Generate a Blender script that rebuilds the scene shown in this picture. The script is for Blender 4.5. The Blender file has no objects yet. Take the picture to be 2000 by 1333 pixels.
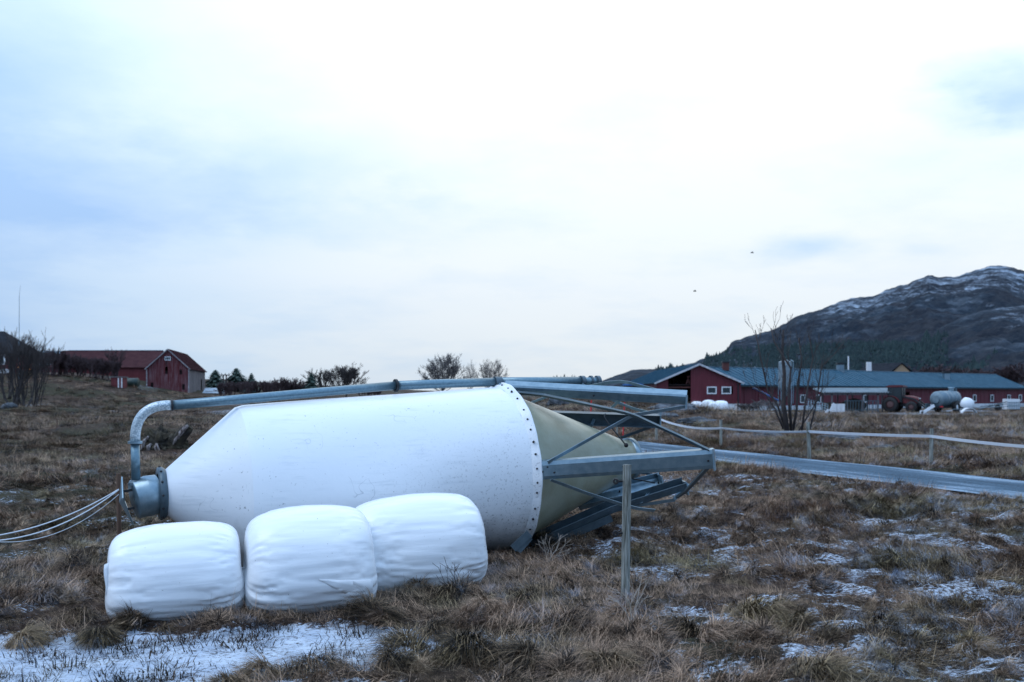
import bpy, math, random
import numpy as np
from mathutils import Vector, Matrix, Euler, Quaternion

sc = bpy.context.scene
COL = sc.collection
R = math.radians
rng = random.Random(7)

# ------------------------------------------------------------------ camera, world, sun, exposure
CAM_Z = 2.2
cam_d = bpy.data.cameras.new("camera")
cam_d.lens = 35.0
cam_d.sensor_width = 36.0
cam_d.shift_y = 0.0525
cam_d.clip_start = 0.1
cam_d.clip_end = 9000
cam_d.dof.use_dof = True
cam_d.dof.focus_distance = 12.0
cam_d.dof.aperture_fstop = 2.0
cam = bpy.data.objects.new("camera", cam_d)
cam.location = (0, 0, CAM_Z)
cam.rotation_euler = (R(90), 0, 0)
COL.objects.link(cam)
sc.camera = cam

SUN_EL, SUN_AZ = 56.0, 245.0      # azimuth clockwise from +Y
world = bpy.data.worlds.new("World")
sc.world = world
world.use_nodes = True
wn, wl = world.node_tree.nodes, world.node_tree.links
wn.clear()

def WN(t, **kw):
    n = wn.new(t)
    for k, v in kw.items():
        if k.startswith('i_'):
            n.inputs[int(k[2:])].default_value = v
        else:
            setattr(n, k, v)
    return n

def wmath(op, a, b=None, c=None, clamp=False):
    n = wn.new('ShaderNodeMath'); n.operation = op; n.use_clamp = clamp
    for i, x in enumerate((a, b, c)):
        if x is None: continue
        if isinstance(x, (int, float)): n.inputs[i].default_value = x
        else: wl.new(x, n.inputs[i])
    return n.outputs[0]

wout = WN('ShaderNodeOutputWorld')
bg = WN('ShaderNodeBackground')
bg.inputs[1].default_value = 0.10
sky = WN('ShaderNodeTexSky')
sky.sky_type = 'NISHITA'
sky.sun_disc = False
sky.sun_elevation = R(SUN_EL)
sky.sun_rotation = R(SUN_AZ)
tc = WN('ShaderNodeTexCoord')
nrm = WN('ShaderNodeVectorMath', operation='NORMALIZE')
wl.new(tc.outputs['Generated'], nrm.inputs[0])
sep = WN('ShaderNodeSeparateXYZ')
wl.new(nrm.outputs[0], sep.inputs[0])
dx, dy, dz = sep.outputs
# cloud plane coordinates
zc = wmath('ADD', wmath('MAXIMUM', dz, 0.0), 0.16)
cx = wmath('DIVIDE', dx, zc)
cy = wmath('DIVIDE', dy, zc)
comb = WN('ShaderNodeCombineXYZ')
wl.new(cx, comb.inputs[0]); wl.new(cy, comb.inputs[1])
cl1 = WN('ShaderNodeTexNoise'); cl1.inputs['Scale'].default_value = 0.55; cl1.inputs['Detail'].default_value = 5; cl1.inputs['Roughness'].default_value = 0.5
wl.new(comb.outputs[0], cl1.inputs['Vector'])
# soft brightness round the veiled sun side
gdir = Vector((0.30, 1.0, 0.36)).normalized()
gd = WN('ShaderNodeVectorMath', operation='DOT_PRODUCT')
wl.new(nrm.outputs[0], gd.inputs[0]); gd.inputs[1].default_value = gdir
gn = wmath('ADD', gd.outputs['Value'], wmath('MULTIPLY', wmath('SUBTRACT', cl1.outputs[0], 0.5), 0.16))
mr = WN('ShaderNodeMapRange'); mr.interpolation_type = 'SMOOTHSTEP'
wl.new(gn, mr.inputs[0]); mr.inputs[1].default_value = 0.60; mr.inputs[2].default_value = 0.955
glow = mr.outputs[0]
# broad cloud bodies, placed by direction
fine = WN('ShaderNodeTexNoise'); fine.inputs['Scale'].default_value = 5.0; fine.inputs['Detail'].default_value = 6; fine.inputs['Roughness'].default_value = 0.55
fmap = WN('ShaderNodeMapping'); fmap.inputs['Scale'].default_value = (1, 1, 2.6)
wl.new(nrm.outputs[0], fmap.inputs[0]); wl.new(fmap.outputs[0], fine.inputs['Vector'])
fn = wmath('SUBTRACT', fine.outputs[0], 0.5)
CLOUDS = [  # u, v, half width, half height (of the far sky), weight
    (180, 375, 620, 110, 0.26), (650, 300, 420, 90, 0.20), (60, 140, 210, 110, 0.16), (1990, 200, 150, 80, 0.72),
    (1578, 482, 125, 36, 0.60), (1880, 235, 120, 50, 0.45), (1800, 490, 60, 14, 0.16), (700, 450, 420, 60, 0.14)]
dark = None
for (u, v, hu, hv, w) in CLOUDS:
    d0 = Vector(((u - 1000) / 1944, 1, (775 - v) / 1944))
    ddy = wmath('MAXIMUM', dy, 0.05)
    px = wmath('DIVIDE', dx, ddy); pz = wmath('DIVIDE', dz, ddy)
    ex = wmath('DIVIDE', wmath('SUBTRACT', px, d0.x), hu / 1944)
    ez = wmath('DIVIDE', wmath('SUBTRACT', pz, d0.z), hv / 1944)
    r2 = wmath('SQRT', wmath('ADD', wmath('MULTIPLY', ex, ex), wmath('MULTIPLY', ez, ez)))
    r2 = wmath('ADD', r2, wmath('MULTIPLY', fn, 2.4))
    m = WN('ShaderNodeMapRange'); m.interpolation_type = 'SMOOTHSTEP'
    wl.new(r2, m.inputs[0]); m.inputs[1].default_value = 1.25; m.inputs[2].default_value = 0.1
    k = wmath('MULTIPLY', m.outputs[0], w)
    dark = k if dark is None else wmath('ADD', dark, k)
cl2 = WN('ShaderNodeTexNoise'); cl2.inputs['Scale'].default_value = 1.3; cl2.inputs['Detail'].default_value = 7; cl2.inputs['Roughness'].default_value = 0.6
wl.new(comb.outputs[0], cl2.inputs['Vector'])
dark = wmath('ADD', dark, wmath('MAXIMUM', wmath('MULTIPLY', wmath('SUBTRACT', cl2.outputs[0], 0.47), 0.9), 0.0))
bright = wmath('SUBTRACT', glow, dark, clamp=True)
ramp = WN('ShaderNodeValToRGB')
ramp.color_ramp.elements[0].color = (0.39, 0.59, 0.91, 1)
ramp.color_ramp.elements[1].color = (0.87, 0.94, 1.0, 1)
e = ramp.color_ramp.elements.new(0.5); e.color = (0.63, 0.79, 0.98, 1)
wl.new(bright, ramp.inputs[0])
# overcast skies brighten towards the zenith
zen = wmath('ADD', wmath('MULTIPLY', wmath('MAXIMUM', dz, 0.0), 1.35), 0.92)
sc1 = WN('ShaderNodeVectorMath', operation='SCALE')
wl.new(ramp.outputs[0], sc1.inputs[0]); wl.new(wmath('MULTIPLY', zen, 9.6), sc1.inputs['Scale'])
mix = WN('ShaderNodeMix'); mix.data_type = 'RGBA'
mix.inputs[0].default_value = 0.96
wl.new(sky.outputs[0], mix.inputs[6]); wl.new(sc1.outputs[0], mix.inputs[7])
wl.new(mix.outputs[2], bg.inputs[0])
wl.new(bg.outputs[0], wout.inputs[0])

sun_d = bpy.data.lights.new("sun", 'SUN')
sun_d.energy = 0.9
sun_d.angle = R(35)
sun_d.color = (1.0, 0.985, 0.96)
sun = bpy.data.objects.new("sun", sun_d)
sd = Vector((math.sin(R(SUN_AZ)) * math.cos(R(SUN_EL)), math.cos(R(SUN_AZ)) * math.cos(R(SUN_EL)), math.sin(R(SUN_EL))))
sun.rotation_euler = sd.to_track_quat('Z', 'Y').to_euler()
sun.location = (20, 10, 40)
COL.objects.link(sun)

vs = sc.view_settings
sc.display_settings.display_device = 'sRGB'
vs.view_transform = 'Standard'
vs.look = 'None'
vs.exposure = 0.0
vs.gamma = 1.0
vs.use_curve_mapping = False
sc.cycles.max_bounces = 6
sc.cycles.diffuse_bounces = 3
sc.cycles.transparent_max_bounces = 8

# ------------------------------------------------------------------ helpers
F = 1944.44
HV = 771.5

def P(u, v, d):
    """point seen at (u, v) of the 2000 px photograph, d metres ahead"""
    return Vector(((u - 1000) / F * d, d, CAM_Z + (HV - v) / F * d))

def _hash(ix, iy, seed):
    ix = ix.astype(np.int64); iy = iy.astype(np.int64)
    n = (ix * 374761393 + iy * 668265263 + seed * 1442695041) & 0xffffffff
    n = ((n ^ (n >> 13)) * 1274126177) & 0xffffffff
    n = (n ^ (n >> 16)) & 0xffffffff
    return n / 4294967295.0

def vnoise(x, y, seed=0):
    x = np.asarray(x, float); y = np.asarray(y, float)
    xi = np.floor(x); yi = np.floor(y)
    fx = x - xi; fy = y - yi
    fx = fx * fx * fx * (fx * (fx * 6 - 15) + 10); fy = fy * fy * fy * (fy * (fy * 6 - 15) + 10)
    a = _hash(xi, yi, seed); b = _hash(xi + 1, yi, seed); c = _hash(xi, yi + 1, seed); d = _hash(xi + 1, yi + 1, seed)
    return (a + (b - a) * fx) * (1 - fy) + (c + (d - c) * fx) * fy

def fbm(x, y, seed=0, octv=4, gain=0.5):
    s = 0; a = 1; t = 0
    for i in range(octv):
        ca, sa = math.cos(i * 1.1), math.sin(i * 1.1)
        s = s + a * vnoise(x * ca - y * sa + i * 17.3, x * sa + y * ca - i * 9.1, seed + i); t += a
        a *= gain; x = x * 2.03; y = y * 2.03
    return s / t

def sstep(a, b, x):
    t = np.clip((x - a) / (b - a), 0, 1)
    return t * t * (3 - 2 * t)

def gauss(x, y, cx, cy, sx, sy, ang=0.0):
    ca, sa = math.cos(ang), math.sin(ang)
    dx_, dy_ = x - cx, y - cy
    a = dx_ * ca + dy_ * sa; b = -dx_ * sa + dy_ * ca
    return np.exp(-(a / sx) ** 2 - (b / sy) ** 2)

# road: centre line
RD0 = np.array([7.55, 15.0 + 0.0]); RDD = np.array([-0.317, 0.948])
def road_center():
    pts = []
    # near edge at u=2000: (9.3,18.1); far edge: (11.3, 22.0)
    a = np.array([10.35, 20.0])
    for t in np.arange(-34, 72, 2.0):
        pts.append(a + RDD * t)
    d = RDD.copy(); p = pts[-1].copy()
    for i in range(24):
        ang = R(2.0); d = np.array([d[0] * math.cos(ang) + d[1] * math.sin(ang), -d[0] * math.sin(ang) + d[1] * math.cos(ang)])
        p = p + d * 2.0; pts.append(p.copy())
    return np.array(pts)
ROAD = road_center()
RW = 1.62

def road_dist(x, y):
    x = np.asarray(x, float); y = np.asarray(y, float)
    shape = x.shape; X = x.ravel(); Y = y.ravel()
    out = np.full(X.shape, 1e9)
    m = (Y > -20) & (Y < 160) & (X > -40) & (X < 35)
    if m.any():
        xs, ys = X[m], Y[m]; best = np.full(xs.shape, 1e9)
        segs = [0, 53] + list(range(54, len(ROAD)))
        segs = [s for s in segs if s < len(ROAD)]
        for i0, i1 in zip(segs[:-1], segs[1:]):
            a, b = ROAD[i0], ROAD[i1]
            ab = b - a; L = ab @ ab
            t = np.clip(((xs - a[0]) * ab[0] + (ys - a[1]) * ab[1]) / L, 0, 1)
            d = np.hypot(xs - a[0] - t * ab[0], ys - a[1] - t * ab[1])
            best = np.minimum(best, d)
        out[m] = best
    return out.reshape(shape)

def base_h(x, y):
    z = 0.30 * sstep(10, 19, y + 0.35 * x)
    left = 1 - sstep(2, 14, x - 0.02 * y)
    z = z + left * 1.55 * sstep(60, 150, y) + (1 - left) * (0.10 * sstep(40, 105, y))
    # bank under the old barn, rising to the left
    bk = sstep(-38, -66, x) * sstep(98, 130, y)
    z = z + 3.6 * bk
    z = z + 1.0 * sstep(-48, -56, x) * sstep(100, 120, y) * (1 - sstep(-56, -60, x)) * 0.3
    # rocky bank half way
    z = z + 1.7 * gauss(x, y, 5.5, 82, 5.5, 14) + 0.5 * gauss(x, y, 12.5, 74, 4, 10)
    z = z + 0.45 * gauss(x, y, 13.5, 62, 5, 12, 0.3) + 0.25 * gauss(x, y, 20, 74, 8, 10)
    # low mounds on the left pasture
    z = z + 0.55 * gauss(x, y, -19.5, 49, 3.6, 2.6) + 0.25 * gauss(x, y, -10.8, 34, 1.6, 1.2)
    # mountain foot
    z = z + 6 * sstep(170, 420, y) * sstep(0.02, 0.16, x / np.maximum(y, 1))
    return z

def g_np(x, y, bumps=True):
    x = np.asarray(x, float); y = np.asarray(y, float)
    z = base_h(x, y)
    rd = road_dist(x, y)
    keep = sstep(RW + 0.1, RW + 1.6, rd)
    if bumps:
        near = 1 - sstep(30, 60, y)
        h = (fbm(x * 0.8, y * 0.8, 3, 3) - 0.5) * 0.22 + (fbm(x * 2.6, y * 3.2, 9, 4, .6) - 0.5) * 0.20
        flat = snow_field(x, y)
        h = h * (1 - 0.75 * flat)
        far = (fbm(x * 0.22, y * 0.16, 5, 5, .6) - 0.5) * 1.1 * sstep(22, 60, y)
        z = z + (h * near + far * (0.25 + 0.75 * sstep(-30, -50, x))) * keep
        z = z + (0.03 * sstep(.15, .5, flat) - 0.10 * flat) * (1 - sstep(20, 25, y))
    z = z - 0.14 * (1 - sstep(RW + 0.05, RW + 0.55, rd)) * (y > -30)
    return z

def snow_field(x, y):
    """where the snow lies closed, 0..1"""
    s = 1.30 * gauss(x, y, -3.9, 8.45, 2.4, 0.90, -0.05) + 1.15 * gauss(x, y, -1.85, 9.0, 1.15, 0.75, 0.1)
    s = s + 0.9 * gauss(x, y, -5.8, 7.5, 1.5, 1.0) + 0.8 * gauss(x, y, -2.1, 7.35, 2.6, 0.30)
    s = s + 0.55 * gauss(x, y, 0.15, 8.9, 0.75, 0.45) + 0.45 * gauss(x, y, 1.4, 7.9, 0.5, .3)
    s = s + 0.30 * gauss(x, y, 4.4, 10.0, 1.2, 1.0, 0.2) + 0.2 * gauss(x, y, 2.9, 8.2, 0.6, .5)
    s = s + 0.35 * gauss(x, y, 3.2, 13.8, 1.2, 1.0) + 0.3 * gauss(x, y, 0.1, 10.3, 0.9, .3) + 0.4 * gauss(x, y, -5.0, 11.2, 1.2, .5)
    s = s + 0.1 * gauss(x, y, 5.2, 8.0, .9, .5)
    n = fbm(x * 2.2, y * 3.8, 21, 5, 0.65)
    return sstep(0.35, 0.62, s * (0.45 + 1.1 * n) + (n - 0.5) * 0.35)

def snow_mask(x, y):
    """0..1 tendency to hold snow, for the ground's colour"""
    f = snow_field(x, y)
    n = fbm(x * 0.5, y * 0.8, 33, 4)
    fine_ = sstep(.40, .60, fbm(x * 2.4, y * 4.2, 133, 4, .6))
    right = 0.68 * sstep(0.27, 0.52, n + .12 * gauss(x, y, 4.6, 10.2, 2.2, 1.6) + .10 * gauss(x, y, 3.4, 14, 2.2, 1.6)) * (.20 + .80 * fine_) * sstep(0.2, 1.5, x) * (1 - sstep(20, 30, y))
    leftp = 0.45 * sstep(0.46, 0.66, n) * fine_ * (x < 0.5) * (1 - sstep(24, 60, y))
    yard = 0.9 * gauss(x, y, 33.5, 98, 9, 4.0) + 0.7 * gauss(x, y, 47, 108, 8, 2.0, 0.3) + 0.6 * gauss(x, y, 40, 93, 14, 1.8, 0.35) + 0.7 * gauss(x, y, 25, 100, 4, 3)
    spots = 0.6 * gauss(x, y, 10.3, 46, 1.5, 3.5) + 0.35 * gauss(x, y, -20, 36, 2.5, 3) + 0.5 * gauss(x, y, -30, 47, 4, 3)
    yn = sstep(0.40, 0.60, fbm(x * 0.35, y * 0.25, 41, 4, .6))
    far = 0.5 * sstep(0.6, 0.75, fbm(x * 0.16, y * 0.09, 51, 4)) * sstep(40, 60, y)
    return np.clip(f * (.80 + .20 * sstep(.36, .50, fbm(x * 5, y * 9, 151, 4, .6))) + right + leftp + .8 * gauss(x, y, -58.5, 131, 3.2, 1.2) + (yard + spots) * (0.35 + 0.65 * yn) + far, 0, 1)

def g(x, y, bumps=True):
    return float(g_np(np.array([float(x)]), np.array([float(y)]), bumps)[0])

class MB:
    def __init__(s): s.v = []; s.f = []
    def add(s, vs_, fs_):
        o = len(s.v); s.v += [tuple(p) for p in vs_]; s.f += [tuple(i + o for i in q) for q in fs_]; return s
    def box(s, c, size, rot=None):
        c = Vector(c); hx, hy, hz = size[0] / 2, size[1] / 2, size[2] / 2
        pts = [Vector((x, y, z)) for z in (-hz, hz) for y in (-hy, hy) for x in (-hx, hx)]
        if rot is not None: pts = [rot @ p for p in pts]
        return s.add([p + c for p in pts], [(0, 2, 3, 1), (4, 5, 7, 6), (0, 1, 5, 4), (2, 6, 7, 3), (0, 4, 6, 2), (1, 3, 7, 5)])
    def hexa(s, pts):   # 4 bottom, 4 top (counter-clockwise)
        return s.add(pts, [(3, 2, 1, 0), (4, 5, 6, 7), (0, 1, 5, 4), (1, 2, 6, 5), (2, 3, 7, 6), (3, 0, 4, 7)])
    def bar(s, p, q, w, h, side=None):
        p, q = Vector(p), Vector(q); d = (q - p).normalized()
        sd_ = Vector(side) if side is not None else Vector((0, 0, 1)).cross(d)
        if sd_.length < 1e-4: sd_ = Vector((1, 0, 0))
        sd_ = (sd_ - d * sd_.dot(d)).normalized(); up = d.cross(sd_).normalized()
        a = sd_ * w / 2; b = up * h / 2
        return s.hexa([p - a - b, p + a - b, p + a + b, p - a + b, q - a - b, q + a - b, q + a + b, q - a + b])
    def tube(s, pts, rad, n=8, cap=True):
        pts = [Vector(p) for p in pts]
        if isinstance(rad, (int, float)): rad = [rad] * len(pts)
        o = len(s.v); ref = None
        for i, p in enumerate(pts):
            a = pts[max(0, i - 1)]; b = pts[min(len(pts) - 1, i + 1)]
            t = (b - a).normalized()
            if ref is None:
                ref = t.orthogonal().normalized()
            ref = (ref - t * ref.dot(t)).normalized(); bi = t.cross(ref)
            for k in range(n):
                an = 2 * math.pi * k / n
                s.v.append(tuple(p + (ref * math.cos(an) + bi * math.sin(an)) * rad[i]))
        for i in range(len(pts) - 1):
            for k in range(n):
                k2 = (k + 1) % n
                s.f.append((o + i * n + k, o + i * n + k2, o + (i + 1) * n + k2, o + (i + 1) * n + k))
        if cap:
            s.f.append(tuple(o + k for k in range(n))[::-1]); s.f.append(tuple(o + (len(pts) - 1) * n + k for k in range(n)))
        return s
    def lathe(s, org, ax, prof, n=32, fn=None):
        org = Vector(org); ax = Vector(ax).normalized()
        e1 = Vector((0, 0, 1)) - ax * ax.z
        if e1.length < 1e-3: e1 = Vector((1, 0, 0))
        e1.normalize(); e2 = ax.cross(e1)
        o = len(s.v)
        for (t, r) in prof:
            for k in range(n):
                an = 2 * math.pi * k / n
                rr = r * (fn(t, an) if fn else 1)
                s.v.append(tuple(org + ax * t + (e1 * math.cos(an) + e2 * math.sin(an)) * rr))
        for i in range(len(prof) - 1):
            for k in range(n):
                k2 = (k + 1) % n
                s.f.append((o + i * n + k, o + (i + 1) * n + k, o + (i + 1) * n + k2, o + i * n + k2))
        return s
    def sweep(s, path, section, side, closed=True):
        """extrude an (out, up) section along a path; side = outward direction"""
        path = [Vector(p) for p in path]; o = len(s.v); n = len(section)
        for i, p in enumerate(path):
            t = (path[min(len(path) - 1, i + 1)] - path[max(0, i - 1)]).normalized()
            sd_ = Vector(side); sd_ = (sd_ - t * sd_.dot(t)).normalized(); up = sd_.cross(t).normalized()
            if up.z < 0: up = -up
            for (a, b) in section: s.v.append(tuple(p + sd_ * a + up * b))
        for i in range(len(path) - 1):
            for k in range(n):
                k2 = (k + 1) % n
                if not closed and k2 == 0: continue
                s.f.append((o + i * n + k, o + i * n + k2, o + (i + 1) * n + k2, o + (i + 1) * n + k))
        if closed:
            s.f.append(tuple(o + k for k in range(n))[::-1]); s.f.append(tuple(o + (len(path) - 1) * n + k for k in range(n)))
        return s
    def blob(s, c, r, seed=0, amp=0.25, nu=14, nv=10, sq=(1, 1, 1), sc_=2.0):
        o = len(s.v); c = Vector(c)
        for j in range(nv + 1):
            th = math.pi * j / nv
            for i in range(nu):
                ph = 2 * math.pi * i / nu
                d = Vector((math.sin(th) * math.cos(ph), math.sin(th) * math.sin(ph), math.cos(th)))
                k = 1 + amp * (2 * float(fbm(np.array([d.x * sc_ + seed * 3.1 + d.z]), np.array([d.y * sc_ - d.z * 1.7]), seed, 3)[0]) - 1)
                s.v.append((c.x + d.x * r * k * sq[0], c.y + d.y * r * k * sq[1], c.z + d.z * r * k * sq[2]))
        for j in range(nv):
            for i in range(nu):
                i2 = (i + 1) % nu
                s.f.append((o + j * nu + i, o + (j + 1) * nu + i, o + (j + 1) * nu + i2, o + j * nu + i2))
        return s

ORG = {}
def mk(name, mb, mat, parent=None, smooth=False, origin=None, local=False):
    me = bpy.data.meshes.new(name)
    if parent is not None: org = Vector((0, 0, 0)) if local else ORG[parent.name]
    elif origin is not None: org = Vector(origin)
    else:
        a = np.array(mb.v); org = Vector((float((a[:, 0].min() + a[:, 0].max()) / 2), float((a[:, 1].min() + a[:, 1].max()) / 2), float(a[:, 2].min())))
    me.from_pydata([(p[0] - org.x, p[1] - org.y, p[2] - org.z) for p in mb.v], [], mb.f)
    if smooth:
        me.polygons.foreach_set('use_smooth', [True] * len(me.polygons))
    me.update()
    o = bpy.data.objects.new(name, me); COL.objects.link(o)
    if parent is not None:
        o.parent = parent
    else: o.location = org
    ORG[o.name] = org
    if mat: me.materials.append(mat)
    return o

def smooth_angle(o, deg=35):
    me = o.data
    me.polygons.foreach_set('use_smooth', [True] * len(me.polygons))
    try: me.set_sharp_from_angle(angle=R(deg))
    except Exception: pass

def tag(o, label=None, cat=None, group=None, kind=None):
    if label: o['label'] = label
    if cat: o['category'] = cat
    if group: o['group'] = group
    if kind: o['kind'] = kind
    return o

def empty(name, loc, label, cat, group=None, rz=0.0):
    o = bpy.data.objects.new(name, None); COL.objects.link(o)
    o.location = loc; o.rotation_euler = (0, 0, rz); o.empty_display_size = 0.3
    ORG[o.name] = Vector(loc)
    return tag(o, label, cat, group)

def copy_tree(o, parent=None):
    c = o.copy(); COL.objects.link(c); c.parent = parent
    for ch in list(o.children): copy_tree(ch, c)
    return c

# ------------------------------------------------------------------ materials
def new_mat(name):
    m = bpy.data.materials.new(name); m.use_nodes = True
    nt = m.node_tree
    return m, nt.nodes, nt.links, nt.nodes['Principled BSDF']

def mat(name, col, col2=None, scale=4.0, rough=0.6, metal=0.0, bump=0.0, bscale=30.0, stretch=(1, 1, 1), contrast=(0.35, 0.65), spec=0.5, detail=5, coords='Object'):
    m, n, l, b = new_mat(name)
    b.inputs['Roughness'].default_value = rough
    b.inputs['Metallic'].default_value = metal
    b.inputs['Specular IOR Level'].default_value = spec
    b.inputs['Base Color'].default_value = (*col, 1)
    tcn = n.new('ShaderNodeTexCoord'); mp = n.new('ShaderNodeMapping'); mp.inputs['Scale'].default_value = stretch
    l.new(tcn.outputs[coords], mp.inputs[0])
    if col2:
        t = n.new('ShaderNodeTexNoise'); t.inputs['Scale'].default_value = scale; t.inputs['Detail'].default_value = detail; t.inputs['Roughness'].default_value = 0.6
        l.new(mp.outputs[0], t.inputs['Vector'])
        r = n.new('ShaderNodeValToRGB'); r.color_ramp.elements[0].position = contrast[0]; r.color_ramp.elements[1].position = contrast[1]
        r.color_ramp.elements[0].color = (*col, 1); r.color_ramp.elements[1].color = (*col2, 1)
        l.new(t.outputs[0], r.inputs[0]); l.new(r.outputs[0], b.inputs['Base Color'])
    if bump:
        t2 = n.new('ShaderNodeTexNoise'); t2.inputs['Scale'].default_value = bscale; t2.inputs['Detail'].default_value = 4
        l.new(mp.outputs[0], t2.inputs['Vector'])
        bp = n.new('ShaderNodeBump'); bp.inputs['Strength'].default_value = bump; bp.inputs['Distance'].default_value = 0.02
        l.new(t2.outputs[0], bp.inputs['Height']); l.new(bp.outputs[0], b.inputs['Normal'])
    return m

M = {}
M['galv'] = mat('galvanised_steel', (0.17, 0.255, 0.31), (0.28, 0.375, 0.43), 10, 0.32, 0.6, 0.05, 60, contrast=(0.3, 0.75))
M['galv_dark'] = mat('weathered_zinc', (0.055, 0.085, 0.105), (0.11, 0.155, 0.185), 6, 0.42, 0.4, 0.06, 40, contrast=(0.3,0.75))
M['galv_pipe'] = mat('zinc_pipe', (0.115, 0.20, 0.25), (0.20, 0.30, 0.35), 30, 0.34, 0.5, 0.06, 45, contrast=(0.3, 0.75))
M['galv_elbow'] = mat('spangled_zinc_elbow', (0.28, 0.36, 0.41), (0.62, 0.68, 0.70), 55, 0.42, 0.45, 0.12, 80, contrast=(0.42, 0.56))
M['black'] = mat('black_rubber', (0.012, 0.012, 0.014), None, rough=0.7)
M['bolt'] = mat('dark_bolt', (0.02, 0.022, 0.026), None, rough=0.5, metal=0.3)
M['redwood'] = mat('worn_red_paint_boards', (0.105, 0.010, 0.014), (0.21, 0.115, 0.125), 3.5, 0.8, 0, 0.4, 20, (2.4, 2.4, 0.16), (0.44, 0.66))
M['red'] = mat('dark_red_boards', (0.092, 0.006, 0.014), (0.135, 0.013, 0.024), 2.0, 0.6, 0, 0.2, 20, (2, 2, 0.3))
M['redmid'] = mat('red_barn_boards', (0.10, 0.010, 0.014), (0.15, 0.025, 0.03), 2.0, 0.7, 0, 0.2, 20, (2, 2, 0.3))
M['greywood'] = mat('grey_weathered_boards', (0.10, 0.10, 0.11), (0.20, 0.17, 0.17), 3.5, 0.85, 0, 0.4, 20, (2.5, 2.5, 0.25))
M['rustroof'] = mat('rust_red_roof', (0.055, 0.020, 0.024), (0.085, 0.034, 0.036), 1.5, 0.85, 0, 0.3, 14, (1, 1, 1), spec=0.12)
M['slate'] = mat('blue_grey_roof', (0.020, 0.072, 0.112), (0.048, 0.120, 0.172), 1.3, 0.75, 0.0, 0.3, 8, (1, 1, 1), (0.3, 0.7), spec=0.15)
M['darkroof'] = mat('dark_roof', (0.015, 0.018, 0.024), (0.03, 0.033, 0.04), 2, 0.85, spec=0.1)
M['whitepaint'] = mat('white_paint', (0.62, 0.64, 0.66), (0.75, 0.76, 0.78), 4, 0.6, contrast=(0.3, 0.6))
M['concrete'] = mat('white_limewashed_concrete', (0.50, 0.52, 0.55), (0.72, 0.74, 0.76), 0.9, 0.85, 0, 0.2, 10)
M['glass'] = mat('window_glass', (0.02, 0.03, 0.035), None, rough=0.12)
M['inside'] = mat('barn_interior_dark', (0.02, 0.012, 0.012), (0.04, 0.02, 0.02), 2, 0.9)
M['timber'] = mat('interior_timber', (0.10, 0.03, 0.025), None, rough=0.8)
M['post'] = mat('grey_fence_post', (0.085, 0.088, 0.070), (0.36, 0.37, 0.34), 5, 0.9, 0, 0.9, 14, (9, 9, 0.6), (0.36, 0.62), spec=.2)
M['brownpost'] = mat('brown_fence_post', (0.10, 0.055, 0.035), (0.16, 0.10, 0.07), 5, 0.85, 0, 0.4, 25, (6, 6, 0.5))
M['tape'] = mat('white_fence_tape', (0.74, 0.76, 0.80), None, rough=0.5)
M['rope'] = mat('white_fence_rope', (0.52, 0.58, 0.64), (0.66, 0.70, 0.74), 60, 0.6)
M['bark'] = mat('dark_bark', (0.032, 0.028, 0.030), (0.06, 0.048, 0.045), 2, 0.9)
M['barkpale'] = mat('grey_brown_bark', (0.10, 0.095, 0.095), (0.16, 0.145, 0.14), 2, 0.9)
M['barkred'] = mat('purple_brown_twigs', (0.045, 0.028, 0.032), (0.07, 0.042, 0.044), 2, 0.9)
M['conifer'] = mat('dark_conifer_needles', (0.012, 0.030, 0.026), (0.026, 0.055, 0.042), 1.5, 0.8)
M['forest'] = mat('forest_conifers', (0.010, 0.026, 0.030), (0.020, 0.044, 0.044), 0.05, 0.9)
M['redpaint'] = mat('red_machine_paint', (0.12, 0.008, 0.010), (0.09, 0.012, 0.014), 2, 0.45)
M['bluepaint'] = mat('blue_machine_paint', (0.02, 0.13, 0.38), (0.015, 0.10, 0.30), 2, 0.4)
M['tealpaint'] = mat('teal_machine_paint', (0.02, 0.16, 0.24), None, rough=0.4)
M['tank'] = mat('dull_galvanised_tank', (0.11, 0.17, 0.215), (0.20, 0.27, 0.31), 1.8, 0.5, 0.3)
M['clearroof'] = mat('pale_corrugated_sheet', (0.30, 0.37, 0.43), (0.44, 0.51, 0.56), 2, 0.5)
M['shelterroof'] = mat('dull_corrugated_sheet', (0.12, 0.17, 0.20), (0.22, 0.28, 0.32), 1, 0.6, spec=.25)
M['plasticwhite'] = mat('white_plastic', (0.72, 0.75, 0.78), None, rough=0.45)
M['rock'] = mat('grey_rock', (0.035, 0.04, 0.045), (0.14, 0.155, 0.175), 1.6, 0.95, 0, 0.8, 5, spec=.1)
M['beige'] = mat('beige_boards', (0.42, 0.28, 0.17), None, rough=0.8)
M['marker'] = mat('red_plastic_marker', (0.55, 0.02, 0.025), None, rough=0.5)
M['haydark'] = mat('dark_old_hay', (0.03, 0.026, 0.022), (0.075, 0.06, 0.045), 3, 0.95, 0, 0.5, 12)
M['stumpbark'] = mat('mossy_stump_bark', (0.012, 0.010, 0.009), (0.060, 0.048, 0.028), 3.5, 0.95, 0, 0.8, 12)
M['stumpwood'] = mat('broken_pale_wood', (0.05, 0.03, 0.025), (0.34, 0.30, 0.29), 5, 0.9, 0, 0.7, 15, (3, 3, 0.6))
M['snow'] = mat('thin_snow', (0.62, 0.66, 0.72), (0.74, 0.78, 0.82), 3, 0.7, 0, 0.4, 12)
M['greytrim'] = mat('greyed_white_trim', (0.22, 0.20, 0.21), (0.42, 0.41, 0.43), 4, 0.8, contrast=(.35, .65))
M['trimwhite'] = mat('weathered_white_trim', (0.38, 0.39, 0.42), (0.58, 0.59, 0.62), 3, 0.75)
M['rimred'] = mat('faded_rim_paint', (0.10, 0.05, 0.05), None, rough=0.6)
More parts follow.
